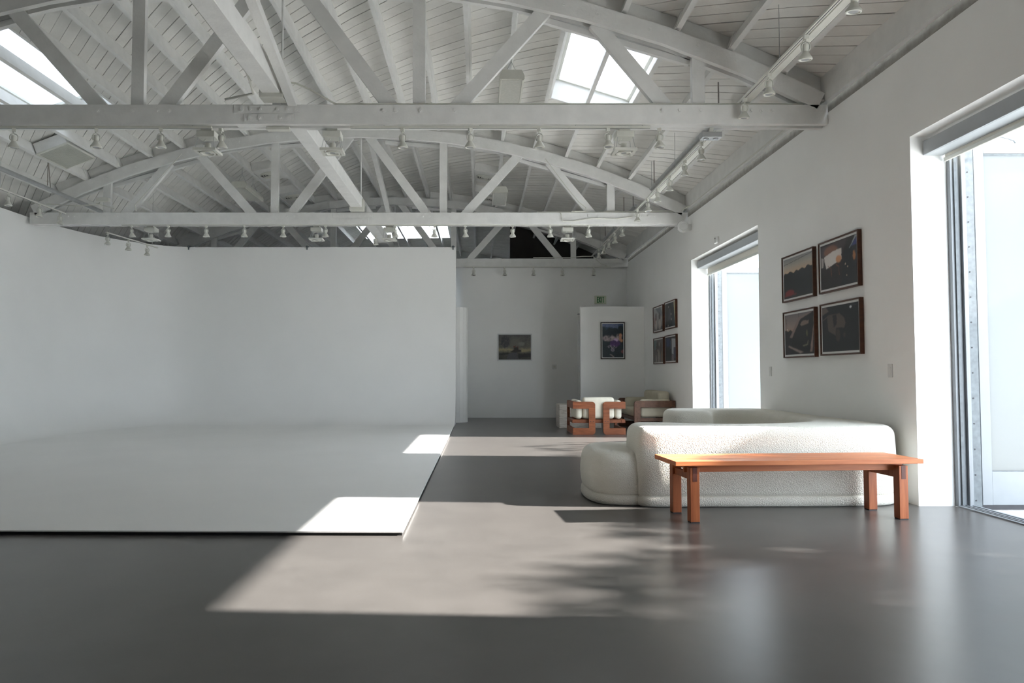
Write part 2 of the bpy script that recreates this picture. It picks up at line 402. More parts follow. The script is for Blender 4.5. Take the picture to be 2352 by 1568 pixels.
# joists, one length for each bay, and blocking over each truss
OFFS = [sg * (0.30 + 0.555 * k) for k in range(10) for sg in (-1, 1)] + [5.82 - 0.02]
for y0, y1 in ((3.6, 7.62), (7.62, 12.82), (12.82, 18.02), (18.02, 26.8)):
    for o_ in OFFS:
        x = XC + o_; a = math.asin(o_ / RAD); jit = random.uniform(-0.012, 0.012)
        if o_ > 5.7: continue
        t = Vector((math.cos(a), 0, -math.sin(a))); nrm = Vector((math.sin(a), 0, math.cos(a)))
        base = Vector((XC, 0, ZC)); hw = 0.026
        vs_ = []
        for y in (y0 - 0.06, y1 + 0.06):
            for du, dr in ((-hw, RAD + 0.002), (hw, RAD + 0.002), (hw, RAD + 0.19), (-hw, RAD + 0.19)):
                p = base + nrm * dr + t * (du + jit); vs_.append((p.x, y, p.z))
        MB().add(vs_, [(3, 2, 1, 0), (4, 5, 6, 7), (0, 1, 5, 4), (1, 2, 6, 5), (2, 3, 7, 6), (3, 0, 4, 7)]).build('joist', M['timber'], ce)
so = sorted(OFFS)
for ty in TRUSS_Y:
    for a_, b_ in zip(so[:-1], so[1:]):
        a0 = math.asin((a_ + 0.028) / RAD); a1 = math.asin((b_ - 0.028) / RAD); vs_ = []
        yy = ty + 0.10 + random.uniform(-0.02, 0.02)
        for y in (yy, yy + 0.04):
            for aa, rr in ((a0, RAD + 0.003), (a1, RAD + 0.003), (a1, RAD + 0.188), (a0, RAD + 0.188)):
                vs_.append((XC + rr * math.sin(aa), y, ZC + rr * math.cos(aa)))
        MB().add(vs_, [(3, 2, 1, 0), (4, 5, 6, 7), (0, 1, 5, 4), (1, 2, 6, 5), (2, 3, 7, 6), (3, 0, 4, 7)]).build('blocking', M['timber'], ce)

# ------------------------------------------------------------------ skylights
SKL = {'right': 'bright two-pane skylight in the right roof slope behind the nearest truss',
       'left': 'skylight at the upper left corner crossed by white joists',
       'far': 'wide skylight far back above the top of the cyclorama'}
for nm, xa, xb, y0, y1 in SKY:
    s0, s1 = s_of(xa), s_of(xb); sm = (s0 + s1) / 2
    sk = empty('skylight', roof_pt(sm, (y0 + y1) / 2, 0.3), label=SKL[nm], cat='skylight', group='roof skylights')
    for (a, b, c, d) in ((s0 - 0.03, s0 + 0.004, y0, y1), (s1 - 0.004, s1 + 0.03, y0, y1), (s0 - 0.03, s1 + 0.03, y0 - 0.03, y0 + 0.004), (s0 - 0.03, s1 + 0.03, y1 - 0.004, y1 + 0.03)):
        pts = [(a, c), (b, c), (b, d), (a, d)]
        MB().add([roof_pt(x, y, 0.187) for x, y in pts] + [roof_pt(x, y, 0.52) for x, y in pts],
                 [(3, 2, 1, 0), (4, 5, 6, 7), (0, 1, 5, 4), (1, 2, 6, 5), (2, 3, 7, 6), (3, 0, 4, 7)]).build('curb', M['timber'], sk)
    e = 0.045
    for (a, b, c, d) in ((s0, s0 + e, y0, y1), (s1 - e, s1, y0, y1), (s0 + e, s1 - e, y0, y0 + e), (s0 + e, s1 - e, y1 - e, y1)):
        pts = [(a, c), (b, c), (b, d), (a, d)]
        MB().add([roof_pt(x, y, 0.47) for x, y in pts] + [roof_pt(x, y, 0.515) for x, y in pts],
                 [(3, 2, 1, 0), (4, 5, 6, 7), (0, 1, 5, 4), (1, 2, 6, 5), (2, 3, 7, 6), (3, 0, 4, 7)]).build('sash_rail', M['fixture'], sk)
    cuts = {'right': [s0, sm, s1], 'left': [s0, sm, s1], 'far': [s0 + (s1 - s0) * k / 4 for k in range(5)]}[nm]
    for a, b in zip(cuts[:-1], cuts[1:]):
        pts = [(a + 0.012, y0 + 0.01), (b - 0.012, y0 + 0.01), (b - 0.012, y1 - 0.01), (a + 0.012, y1 - 0.01)]
        MB().add([roof_pt(x, y, 0.522) for x, y in pts] + [roof_pt(x, y, 0.530) for x, y in pts],
                 [(3, 2, 1, 0), (4, 5, 6, 7), (0, 1, 5, 4), (1, 2, 6, 5), (2, 3, 7, 6), (3, 0, 4, 7)]).build('pane', M['skyglass_bright' if nm == 'far' else 'skyglass'], sk)
    for b in cuts[1:-1]:
        pts = [(b - 0.02, y0 + e), (b + 0.02, y0 + e), (b + 0.02, y1 - e), (b - 0.02, y1 - e)]
        MB().add([roof_pt(x, y, 0.475) for x, y in pts] + [roof_pt(x, y, 0.521) for x, y in pts],
                 [(3, 2, 1, 0), (4, 5, 6, 7), (0, 1, 5, 4), (1, 2, 6, 5), (2, 3, 7, 6), (3, 0, 4, 7)]).build('glazing_bar', M['fixture'], sk)

# ------------------------------------------------------------------ trusses
CB, CTOP = 3.685, 3.893
bolt_me = None
def bolt(parent, x, y, z, scale=1.0):
    global bolt_me
    if bolt_me is None:
        o = MB().lathe([(0.026, 0.0), (0.026, -0.004), (0.014, -0.004), (0.014, -0.014)], n=8, axis='y').build('bolt', M['timber'])
        bolt_me = o.data; bpy.data.objects.remove(o)
    o = simple('bolt', bolt_me, None, parent); o.location = Vector((x, y, z)) - origin(parent); o.scale = (scale,) * 3
TL = ['nearest white timber bowstring truss crossing the whole ceiling', 'middle white timber bowstring truss over the cyclorama',
      'farthest white timber bowstring truss above the back wall']
for ti, ty in enumerate(TRUSS_Y):
    x0, x1 = XC - 5.73, WX - 0.003
    T = empty('roof_truss', (XC, ty, CB), label=TL[ti], cat='truss', group='white timber roof trusses')
    # chord: two plies with packing blocks in between
    MB().box(x0, x1, ty, ty + 0.062, CB, CTOP).build('bottom_chord', M['timber'], T, bevel=0.004, seg=1)
    MB().box(x0, x1, ty + 0.134, ty + 0.196, CB, CTOP).build('bottom_chord', M['timber'], T, bevel=0.004, seg=1)
    xs = x0 + 0.1
    random.seed(20 + ti)
    while xs < x1 - 0.6:
        l = random.uniform(0.25, 0.9); MB().box(xs, min(xs + l, x1 - 0.05), ty + 0.0625, ty + 0.1335, CB + random.uniform(0.0, 0.012), CB + 0.09).build('packing_block', M['timber'], T)
        xs += l + random.uniform(0.5, 1.1)
    # top chord: bent, two plies
    for yy in (ty, ty + 0.134):
        mb = MB(); st = 14; vs_ = []
        for k in range(st + 1):
            o_ = -5.72 + 11.44 * k / st; a = math.asin(o_ / RAD)
            for y in (yy, yy + 0.062):
                for rr in (RAD - 0.185, RAD): vs_.append((min(XC + rr * math.sin(a), x1), y, max(ZC + rr * math.cos(a), CTOP - 0.06)))
        f_ = []
        for k in range(st):
            b = 4 * k
            f_ += [(b, b + 4, b + 5, b + 1), (b + 2, b + 3, b + 7, b + 6), (b, b + 2, b + 6, b + 4), (b + 1, b + 5, b + 7, b + 3)]
        f_ += [(0, 1, 3, 2), (4 * st, 4 * st + 2, 4 * st + 3, 4 * st + 1)]
        mb.add(vs_, f_).build('top_chord', M['timber'], T)
    # straight splice boards under the curve
    for a_, b_ in ((0.45, 1.5), (-1.5, -0.45), (2.75, 4.35), (-4.35, -2.75), (1.6, 2.7), (-2.7, -1.6)):
        if abs(a_) in (1.6, 2.7): continue
        p = Vector((XC + a_, ty + 0.162, arc(XC + a_) - 0.225)); q = Vector((XC + b_, ty + 0.162, arc(XC + b_) - 0.225))
        MB().bar(p, q, 0.06, 0.056).build('splice_board', M['timber'], T)
    # webs between the plies
    ym = ty + 0.098
    for sg in (-1, 1):
        for o_ in (1.48, 4.42):
            MB().box(XC + sg * o_ - 0.066, XC + sg * o_ + 0.066, ym - 0.0345, ym + 0.0345, CB + 0.03, arc(XC + sg * o_) - 0.10).build('post', M['timber'], T)
        for bo, to in ((1.20, 0.19), (1.86, 2.79), (4.09, 3.36)):
            zb, zt = CTOP - 0.02, arc(XC + to) - 0.18
            p = Vector((XC + sg * bo, ym, zb)); q = Vector((XC + sg * to, ym, zt)); d = (q - p).normalized()
            MB().bar(p - d * 0.12, q + d * 0.04, 0.150, 0.068).build('diagonal', M['timber'], T)
    MB().tube([(XC + 0.03, ym, CTOP), (XC + 0.03, ym, arc(XC) - 0.1)], 0.012, 8).build('tie_rod', M['timber'], T)
    # bolts and splice plates on the chord
    for sg in (-1, 1):
        for o_ in (1.12, 1.24, 1.50, 1.86, 4.02, 4.2, 4.42, 4.95, 5.06, 5.17):
            bolt(T, XC + sg * o_, ty - 0.0005, CTOP - 0.065)
        for o_ in (0.5, 1.45, 2.1, 2.4, 3.0, 3.35, 3.9, 4.4, 4.8, 5.2):
            bolt(T, XC + sg * o_, ty - 0.0005, arc(XC + sg * o_) - 0.085, 0.9)
    if ti < 2:
        for (a_, b_, c_, d_, bs) in ((-0.44, 0.25, CTOP - 0.095, CTOP - 0.012, (-0.36, -0.26, -0.16, 0.02, 0.12, 0.21)),
                                     (-0.33, 0.18, CTOP - 0.185, CTOP - 0.102, (-0.27, -0.17, 0.05, 0.13))):
            MB().box(XC + a_, XC + b_, ty - 0.009, ty - 0.0005, c_, d_).build('splice_plate', M['timber'], T, bevel=0.002, seg=1)
            for q_ in bs: bolt(T, XC + q_, ty - 0.0095, (c_ + d_) / 2)
    else:
        MB().box(-0.4, x1, ty - 0.012, ty - 0.0005, CB + 0.10, CB + 0.112).build('cable_batten', M['timber'], T)

# centre-line struts between the trusses and the slender sway braces
SL = ['near centre strut running from the top edge of the view to the nearest truss', 'broad white centre strut between nearest and middle truss',
      'centre strut behind the middle truss ending above the cyclorama']
for i, (y0, y1) in enumerate(((2.6, 7.58), (7.80, 12.78), (13.0, 17.98))):
    b = empty('centre_strut', (XC, (y0 + y1) / 2, 3.95), label=SL[i], cat='beam', group='centre-line struts')
    MB().box(XC - 0.10, XC + 0.09, y0, y1, 3.945, 4.14).build('beam', M['timber'], b, bevel=0.005, seg=1)
    MB().box(XC - 0.125, XC + 0.115, y1 - 0.16, y1, 3.9, 4.10).box(XC - 0.125, XC + 0.115, y1 - 0.17, y1 - 0.155, 3.9, 4.0).build('hanger', M['fixture'], b, bevel=0.004, seg=1)
    if i == 0:
        MB().tube([(XC - 0.13, 4.0, 4.0), (XC - 0.13, 7.0, 4.0), (XC - 0.14, 7.15, 3.97), (XC - 0.18, 7.4, 3.93), (XC - 0.5, 7.5, 3.91)], 0.012, 8).build('conduit', M['fixture'], b, smooth=True)
BL = ['slender sway brace coming down to the nearest truss beside the near strut', 'thin sway brace behind the centre of the middle truss']
for i, (ya, yb) in enumerate(((2.6, 7.6), (12.9, 18.0))):
    b = MB().bar((XC + 0.17, ya, arc(XC) - 0.12), (XC + 0.17, yb, CTOP + 0.02), 0.085, 0.09, (1, 0, 0)).build('sway_brace', M['timber'])
    tag(b, BL[i], 'brace', 'sway braces')

# ------------------------------------------------------------------ doors in the right wall
def opening(name, y0, y1, hd, blind_z, leaf_top, label_leaf, casz):
    st = empty(name, (4.0, y1, 0)); structure(st)
    # frame: head, jambs, sill
    MB().box(3.93, 4.06, y1 - 0.045, y1 + 0.03, 0, hd + 0.03).build('jamb', M['alu'], st, bevel=0.003, seg=1)
    MB().box(4.005, 4.03, y1 - 0.075, y1 - 0.045, 0, hd).build('jamb_stop', M['alu'], st, bevel=0.003, seg=1)
    MB().box(3.955, 3.975, y1 - 0.06, y1 - 0.045, 0, hd).build('jamb_seal', M['gasket'], st)
    hp = MB().box(4.06, 4.135, y1 - 0.03, y1 + 0.01, 0, leaf_top).build('hinge_plate', M['gasket'], st)
    k = 0.05
    while k < leaf_top:
        MB().lathe([(0.006, 0), (0.006, -0.004)], (4.085, y1 - 0.03, k), 8, 'y').build('screw', M['black'], hp); k += 0.21
    MB().box(3.93, 4.06, y0 - 0.03, y0 + 0.045, 0, hd + 0.03).build('jamb', M['alu'], st, bevel=0.003, seg=1)
    MB().box(3.93, 4.06, y0 + 0.045, y1 - 0.045, hd - 0.05, hd + 0.03).build('head', M['alu'], st, bevel=0.003, seg=1)
    sl = MB().box(3.925, 4.08, y0, y1 - 0.045, -0.03, 0.012).build('sill', M['alu'], st, bevel=0.003, seg=1)
    for xx in (3.95, 3.985, 4.03): MB().box(xx, xx + 0.008, y0 + 0.05, y1 - 0.05, 0.012, 0.018).build('sill_ridge', M['alu'], sl)
    # leaf swung out square to the wall
    lf = empty('door_leaf', (4.14, y1, 0.0)); lf.parent = st; lf.location = (0.14, 0, 0)
    xa, xb, ya, yb = 4.14, 5.62, y1 - 0.03, y1 + 0.02
    for a, b in ((xa, xa + 0.085), (xb - 0.085, xb)): MB().box(a, b, ya, yb, 0.012, leaf_top).build('stile', M['alu'], lf, bevel=0.003, seg=1)
    MB().box(xa + 0.085, xb - 0.085, ya, yb, leaf_top - 0.09, leaf_top).build('top_rail', M['alu'], lf, bevel=0.003, seg=1)
    MB().box(xa + 0.085, xb - 0.085, ya + 0.005, yb - 0.005, 0.012, 0.285).build('bottom_rail', M['alu'], lf, bevel=0.003, seg=1)
    MB().box(xa + 0.085, xb - 0.085, ya + 0.018, yb - 0.018, 0.285, leaf_top - 0.09).build('glass', M['frost'], lf)
    MB().box(xa + 0.085, xb - 0.085, ya + 0.012, yb - 0.012, leaf_top - 0.105, leaf_top - 0.09).build('glazing_gasket', M['gasket'], lf)
    MB().box(xa + 0.085, xb - 0.085, ya + 0.012, yb - 0.012, 0.285, 0.292).build('glazing_gasket', M['gasket'], lf)
    MB().box(xa, xb, ya + 0.01, yb - 0.01, -0.028, 0.012).build('brush_strip', M['black'], lf)
    return st
opening('door_1', D0, D1, HD, 2.9, 3.03, '', 0)
opening('door_2', W0, W1, HW, 2.8, 2.90, '', 0)
# cable stay over the leaf
tag(MB().tube([(3.95, 5.9, 3.035), (4.1, 5.99, 3.066), (4.22, 6.06, 3.074), (4.34, 6.1, 3.07), (4.43, 6.125, 3.06), (4.48, 6.135, 3.048), (4.5, 6.14, 3.03)], 0.008, 8).build('stay_cable', M['gasket'], None, smooth=True), 'thin dark stay cable above the frosted door leaf at right edge', 'cable')
def blind(y0, y1, zt, zb, drop, label):
    b = empty('roller_blind', (3.8, (y0 + y1) / 2, zb), label=label, cat='blind', group='roller blinds in the door openings')
    MB().box(3.735, 3.752, y0, y1, zb, zt).build('fascia', M['fascia'], b, bevel=0.003, seg=1)
    MB().box(3.752, 3.90, y0, y1, zb, zb + 0.018).build('cassette_base', M['fascia'], b)
    MB().tube([(3.86, y0 + 0.03, zb + 0.075), (3.86, y1 - 0.03, zb + 0.075)], 0.045, 16).build('roller_tube', M['blind'], b, smooth=50)
    MB().box(3.902, 3.905, y0 + 0.03, y1 - 0.03, drop + 0.03, zb + 0.1).build('fabric', M['blind'], b)
    MB().box(3.894, 3.912, y0 + 0.02, y1 - 0.02, drop, drop + 0.035).build('hem_bar', M['fixture'], b, bevel=0.003, seg=1)
blind(D0 + 0.004, D1 - 0.004, 3.05, 2.93, 2.87, 'pale grey roller blind cassette across the big open doorway at right')
blind(W0 + 0.004, W1 - 0.004, 3.0, 2.885, 2.76, 'roller blind with a strip of cream fabric in the farther doorway')


# ------------------------------------------------------------------ bench
bn = empty('bench', (2.365, 5.765, 0), math.radians(4.5), 'low orange cherry-wood bench with four square legs before the pale sofa', 'bench')
BL_, BW_, BH_ = 0.955, 0.245, 0.452
for k in range(3):
    y0 = -BW_ + k * (2 * BW_ / 3)
    MB().box(-BL_, BL_, y0 + (0.0006 if k else 0), y0 + 2 * BW_ / 3 - 0.0006, BH_ - 0.034, BH_).build('top_plank', M['cherry'], bn, bevel=0.0025, local=True)
for sg in (-1, 1):
    MB().box(-BL_ + 0.10, BL_ - 0.10, sg * 0.125 - 0.014, sg * 0.125 + 0.014, BH_ - 0.092, BH_ - 0.034).build('long_rail', M['cherry'], bn, bevel=0.002, local=True)
    for sy in (-1, 1):
        x, y = sg * 0.805, sy * 0.192
        lg = MB().box(x - 0.035, x + 0.035, y - 0.036, y + 0.036, 0.006, BH_ - 0.05).build('leg', M['cherry_leg'], bn, bevel=0.003, local=True)
        MB().box(x - 0.033, x + 0.033, y - 0.034, y + 0.034, 0.0, 0.0062).build('glide', M['black'], lg, local=True)
        MB().box(x - 0.0165, x + 0.0165, y + sy * 0.0365 - 0.0012, y + sy * 0.0365 + 0.0012, BH_ - 0.150, BH_ - 0.049).build('tenon_peg', M['walnut_peg'], lg, local=True)
    MB().box(sg * 0.805 - 0.017, sg * 0.805 + 0.017, -0.157, 0.157, BH_ - 0.145, BH_ - 0.0925).build('cross_rail', M['cherry_leg'], bn, bevel=0.002, local=True)

# ------------------------------------------------------------------ boucle sofa
def chaikin(p, it=3):
    for _ in range(it):
        q = []
        for i in range(len(p)):
            a, b = Vector(p[i]), Vector(p[(i + 1) % len(p)]); q += [a * 0.75 + b * 0.25, a * 0.25 + b * 0.75]
        p = q
    return p
def slab(outline, rings, name, mat, parent):
    # outline runs counter-clockwise; rings = [(inset, z)]
    p = [Vector(q) for q in outline]; n = len(p); nrm = []
    for i in range(n):
        d = (p[(i + 1) % n] - p[i - 1]).normalized(); nrm.append(Vector((-d.y, d.x)))
    vs_ = []
    for ins, z in rings:
        for i in range(n): q = p[i] + nrm[i] * ins; vs_.append((q.x, q.y, z))
    f_ = []
    for k in range(len(rings) - 1):
        for i in range(n): f_.append((k * n + i, k * n + (i + 1) % n, (k + 1) * n + (i + 1) % n, (k + 1) * n + i))
    f_ += [tuple(reversed(range(n))), tuple((len(rings) - 1) * n + i for i in range(n))]
    return MB().add(vs_, f_).build(name, mat, parent, smooth=True)
def prof_rings(z0, z1, rt, rb, bulge=0.0, steps=7):
    r = [(rb * (1 - math.sin(PI / 2 * k / 4)), z0 + rb * (1 - math.cos(PI / 2 * k / 4))) for k in range(5)]
    for k in range(1, 5): r.append((-bulge * math.sin(PI * k / 5), z0 + rb + (z1 - rt - z0 - rb) * k / 5))
    r += [(rt * (1 - math.cos(PI / 2 * k / steps)), z1 - rt + rt * math.sin(PI / 2 * k / steps)) for k in range(steps + 1)]
    return r
sf = empty('sofa', (2.4, 7.6, 0), 0, 'big rounded cream boucle corner sofa against the right wall', 'sofa')
back_o = chaikin([(1.36, 6.105), (1.7, 6.11), (2.4, 6.12), (3.1, 6.135), (3.42, 6.17), (3.60, 6.42), (3.605, 7.0), (3.61, 8.0), (3.61, 8.9), (3.58, 9.40), (3.0, 9.46),
                  (2.45, 9.46), (2.26, 9.30), (2.25, 8.75), (2.32, 8.58), (2.58, 8.56), (2.74, 8.70), (2.80, 9.0), (3.0, 9.05), (3.18, 8.9), (3.25, 8.3), (3.24, 7.5),
                  (3.12, 7.0), (2.8, 6.72), (2.3, 6.56), (1.95, 6.6), (1.72, 6.78), (1.42, 6.80), (1.30, 6.68), (1.29, 6.2)], 3)
seat_o = chaikin([(1.13, 6.165), (1.5, 6.19), (2.6, 6.3), (3.45, 6.45), (3.5, 7.5), (3.5, 9.1), (3.2, 9.3), (2.5, 9.25), (2.36, 8.9), (2.45, 8.2), (2.3, 7.6), (1.9, 7.25),
                  (1.45, 7.18), (1.14, 7.18), (0.925, 7.0), (0.925, 6.33)], 3)
slab(seat_o, prof_rings(0.085, 0.445, 0.10, 0.035, 0.012), 'seat', M['boucle'], sf)
slab(back_o, prof_rings(0.085, 0.655, 0.085, 0.035, 0.01), 'backrest', M['boucle'], sf)
slab(seat_o, [(0.022, 0.0), (-0.004, 0.012), (-0.008, 0.04), (-0.004, 0.075), (0.02, 0.092), (0.2, 0.093)], 'seat_base', M['boucle'], sf)
slab(back_o, [(0.022, 0.0), (-0.004, 0.012), (-0.008, 0.04), (-0.004, 0.075), (0.02, 0.092), (0.2, 0.093)], 'backrest_base', M['boucle'], sf)

# ------------------------------------------------------------------ wooden lounge chair and loveseat
def c_panel(w_, h_, bar_v, bar_h, rad, post_w):
    # "C" outline in (x, z): open to +x, rounded on the post side
    def rc(cx, cz, r, a0, a1, n=6): return [(cx + r * math.cos(a0 + (a1 - a0) * k / n), cz + r * math.sin(a0 + (a1 - a0) * k / n)) for k in range(n + 1)]
    p = rc(rad, rad, rad, PI, 1.5 * PI) + [(w_, 0), (w_, bar_h), (post_w, bar_h), (post_w, h_ - bar_v), (w_, h_ - bar_v), (w_, h_)] + rc(rad, h_ - rad, rad, PI / 2, PI)
    return p
def cushion(x0, x1, y0, y1, z0, z1, name, mat, parent, r=0.05):
    mb = MB().box(x0, x1, y0, y1, z0, z1)
    o = mb.build(name, mat, parent, bevel=r, smooth=True, local=True, seg=4); return o
def lounge(name, loc, rz, W, D, label, cat, far=False):
    # back towards local -y; origin in the middle of the base
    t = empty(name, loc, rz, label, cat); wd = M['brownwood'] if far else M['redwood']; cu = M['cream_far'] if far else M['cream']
    hw = W / 2; H = 0.585
    for sg in (-1, 1):
        pw = 0.40
        out = c_panel(pw, H, 0.125, 0.115, 0.055, 0.115)
        MB().prism(out, -D / 2, -D / 2 + 0.045, lambda p, tt, sg=sg: (sg * (hw - pw + p[0]), tt, p[1])).build('back_panel', wd, t, bevel=0.003, local=True, seg=1)
        # side: upper and lower rail and the front post
        out = c_panel(D - 0.05, H, 0.125, 0.115, 0.055, 0.115)
        MB().prism(out, 0, 0.045, lambda p, tt, sg=sg: (sg * (hw - tt), D / 2 - p[0], p[1])).build('side_panel', wd, t, bevel=0.003, local=True, seg=1)
        MB().box(sg * (hw - 0.03) - 0.035, sg * (hw - 0.03) + 0.035, -D / 2 + 0.05, D / 2 - 0.05, 0.205, 0.265).build('seat_rail', wd, t, bevel=0.003, local=True, seg=1)
        for dx in (0.035, 0.085):
            MB().lathe([(0.008, 0), (0.008, -0.004)], (sg * (hw - pw + dx), -D / 2 - 0.0005, 0.235), 8, 'y').build('bolt', M['black'], t, local=True)
    for y in (-D / 2 + 0.055, D / 2 - 0.1): MB().box(-hw + 0.02, hw - 0.02, y, y + 0.045, 0.205, 0.267).build('cross_rail', wd, t, bevel=0.003, local=True, seg=1)
    n = 2 if far else 1; sw = (W - 0.36) / n
    for k in range(n):
        a = -W / 2 + 0.18 + k * sw
        cushion(a + 0.004, a + sw - 0.004, -D / 2 + 0.19, D / 2 - 0.02, 0.27, 0.42, 'seat_cushion', cu, t)
        o = cushion(a + 0.003, a + sw - 0.003, -D / 2 + 0.05, -D / 2 + (0.27 if far else 0.21), 0.275, 0.755 if far else 0.665, 'back_cushion', cu, t, 0.06)
    for sg in (-1, 1):
        cushion(sg * (hw - 0.115) - 0.062, sg * (hw - 0.115) + 0.062, -D / 2 + 0.06, D / 2 - 0.12, 0.272, 0.61, 'arm_cushion', cu, t, 0.055)
    return t
lounge('lounge_chair', (2.13, 13.70, 0), 0, 0.94, 0.92, 'reddish wooden lounge chair with C-shaped frame and cream cushions, seen from behind', 'chair')
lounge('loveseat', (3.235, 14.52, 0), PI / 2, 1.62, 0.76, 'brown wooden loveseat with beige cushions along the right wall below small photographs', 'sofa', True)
tag(MB().box(1.585, 2.42, 14.78, 15.45, 0.0, 0.465).build('stone_table', M['stone'], None, bevel=0.006), 'pale travertine block table standing behind the lounge chair', 'table')

# ------------------------------------------------------------------ pictures
def grid(h, w_):
    u = (np.arange(w_) / (w_ - 1))[None, :].repeat(h, 0); v_ = (np.arange(h) / (h - 1))[:, None].repeat(w_, 1); return u, v_
def poly_mask(U, V, pts):
    m = np.zeros(U.shape, bool); n = len(pts)
    for i in range(n):
        x1, y1 = pts[i]; x2, y2 = pts[(i + 1) % n]
        c = ((y1 > V) != (y2 > V)) & (U < (x2 - x1) * (V - y1) / (y2 - y1 + 1e-12) + x1); m ^= c
    return m
def blur(a, k):
    for _ in range(k):
        p = np.pad(a, ((1, 1), (1, 1)) + ((0, 0),) * (a.ndim - 2), mode='edge')
        a = (p[:-2, 1:-1] + p[2:, 1:-1] + p[1:-1, :-2] + p[1:-1, 2:] + 4 * p[1:-1, 1:-1]) / 8
    return a
def lin(c): return np.array(srgb(*c)[:3])
def fnoise(h, w_, rs, sm): 
    a = blur(rs.rand(h, w_), sm); return (a - a.min()) / (a.max() - a.min())
def over(img, mask, c, soft=0):
    m = mask.astype(float)
    if soft: m = blur(m, soft)
    return img * (1 - m[..., None]) + lin(c) * m[..., None]
def line(U, V, a, b, wd):
    ax, ay = a; bx, by = b; dx, dy = bx - ax, by - ay; t = np.clip(((U - ax) * dx + (V - ay) * dy) / (dx * dx + dy * dy), 0, 1)
    return np.hypot(U - ax - t * dx, V - ay - t * dy) < wd
def vgrad(V, stops):
    ys = [s_[0] for s_ in stops]; cs = np.array([lin(s_[1]) for s_ in stops])
    return np.stack([np.interp(V, ys, cs[:, k]) for k in range(3)], -1)
def art(kind, h, w_):
    U, V = grid(h, w_); r0 = np.random.RandomState(sum(map(ord, kind)))
    wa = 0.09 if kind in ('smoke', 'sea', 'street', 'crowd') else 0.02; U = U + wa * (fnoise(h, w_, r0, 10) - 0.5); V = V + wa * 0.8 * (fnoise(h, w_, r0, 10) - 0.5); rs = np.random.RandomState(len(kind) * 7 + ord(kind[0])); A = lambda *p: poly_mask(U, V, p); ell = lambda x, y, a, b: ((U - x) / a) ** 2 + ((V - y) / b) ** 2 < 1
    if kind == 'sunset':
        im = vgrad(V, [(0.5, (196, 140, 92)), (0.62, (190, 160, 128)), (0.8, (170, 160, 146)), (1, (132, 134, 134))])
        im = over(im, line(U, V, (0, 0.86), (1, 0.97), 0.006), (70, 70, 72))
        ridge = 0.64 + 0.03 * np.sin(U * 9) + 0.05 * np.exp(-((U - 0.55) / 0.12) ** 2) + 0.02 * np.sin(U * 31) + 0.05 * (U - 0.5)
        im = over(im, V < ridge, (22, 24, 28), 1)
        im = over(im, ell(0.22, 0.14, 0.16, 0.07) | A((0.02, 0.05), (0.45, 0.07), (0.45, 0.1), (0.02, 0.09)), (120, 32, 34), 4)
    elif kind == 'car':
        im = np.ones((h, w_, 3)) * lin((34, 26, 25)); im = over(im, A((0, 0.6), (0.62, 0.68), (0.75, 1), (0, 1)), (62, 52, 52), 6)
        im = over(im, ell(0.3, 0.82, 0.2, 0.12), (128, 84, 64), 12)
        im = over(im, A((0.1, 0.72), (0.35, 0.8), (0.6, 0.82), (0.6, 0.58), (0.35, 0.5), (0.17, 0.45)), (214, 206, 200), 1)
        im = over(im, ell(0.52, 0.6, 0.08, 0.08), (206, 150, 110), 4); im = over(im, A((0.02, 0.5), (0.08, 0.5), (0.1, 0.7), (0.03, 0.73)), (170, 160, 156), 1)
        im = over(im, A((0.68, 0.74), (1, 0.86), (1, 0), (0.58, 0)), (20, 20, 24), 2); im = over(im, A((0.78, 0.72), (0.97, 1), (1, 1), (1, 0.96)), (150, 158, 166), 1)
        im = over(im, A((0.85, 0.78), (1, 0.95), (1, 0.8)), (56, 66, 120), 2)
        im = over(im, ell(0.93, 0.58, 0.035, 0.1), (170, 112, 66), 2)
        for x in (0.28, 0.5): im = over(im, line(U, V, (x - 0.06, 0.5), (x + 0.02, 0.44), 0.008) | line(U, V, (x + 0.02, 0.44), (x + 0.04, 0.25), 0.006), (130, 80, 58), 1)
        for x, y in ((0.7, 0.45), (0.76, 0.38), (0.73, 0.2)): im = over(im, ell(x, y, 0.012, 0.022), (200, 180, 160))
    elif kind == 'pillar':
        im = vgrad(V, [(0.45, (170, 130, 104)), (0.7, (150, 132, 124)), (1, (112, 106, 108))])
        im = over(im, V < 0.6 + 0.02 * np.sin(U * 40), (30, 28, 30), 1)
        im = over(im, line(U, V, (0.07, 0.6), (0.06, 0.9), 0.006) | line(U, V, (0.5, 0.75), (0.51, 1), 0.006), (60, 54, 54))
        im = over(im, A((0.25, 0.4), (0.55, 0.85), (1, 1), (1, 0), (0.2, 0)), (26, 25, 27), 1)
        im = over(im, A((0.17, 0.42), (0.27, 0.42), (0.56, 0.86), (0.95, 0.98), (0.95, 1.0), (0.5, 0.9)), (132, 112, 108), 2)
        im = over(im, A((0.55, 0.72), (0.62, 0.8), (0.85, 0.8), (0.83, 0.72), (0.6, 0.68)), (128, 108, 100), 2)
        im = over(im, A((0.87, 0.05), (0.95, 0.05), (1, 0.6), (1, 0.7)), (140, 118, 110), 2)
        im = over(im, A((0.1, 0.2), (0.15, 0.22), (0.65, 0.05), (0.55, 0.02)), (150, 130, 124), 3)
        im = over(im, line(U, V, (0.65, 0.2), (0.8, 0.22), 0.015) | line(U, V, (0.8, 0.22), (0.82, 0.32), 0.012), (112, 106, 88), 2)
        im = over(im, ell(0.78, 0.5, 0.02, 0.08), (96, 92, 60), 3); im = over(im, ell(0.09, 0.63, 0.015, 0.02), (220, 220, 210))
    elif kind == 'night':
        im = np.ones((h, w_, 3)) * lin((20, 22, 26)); im = over(im, A((0, 0.98), (0.1, 1), (0.2, 0.9), (0, 0.82)), (104, 88, 82), 2)
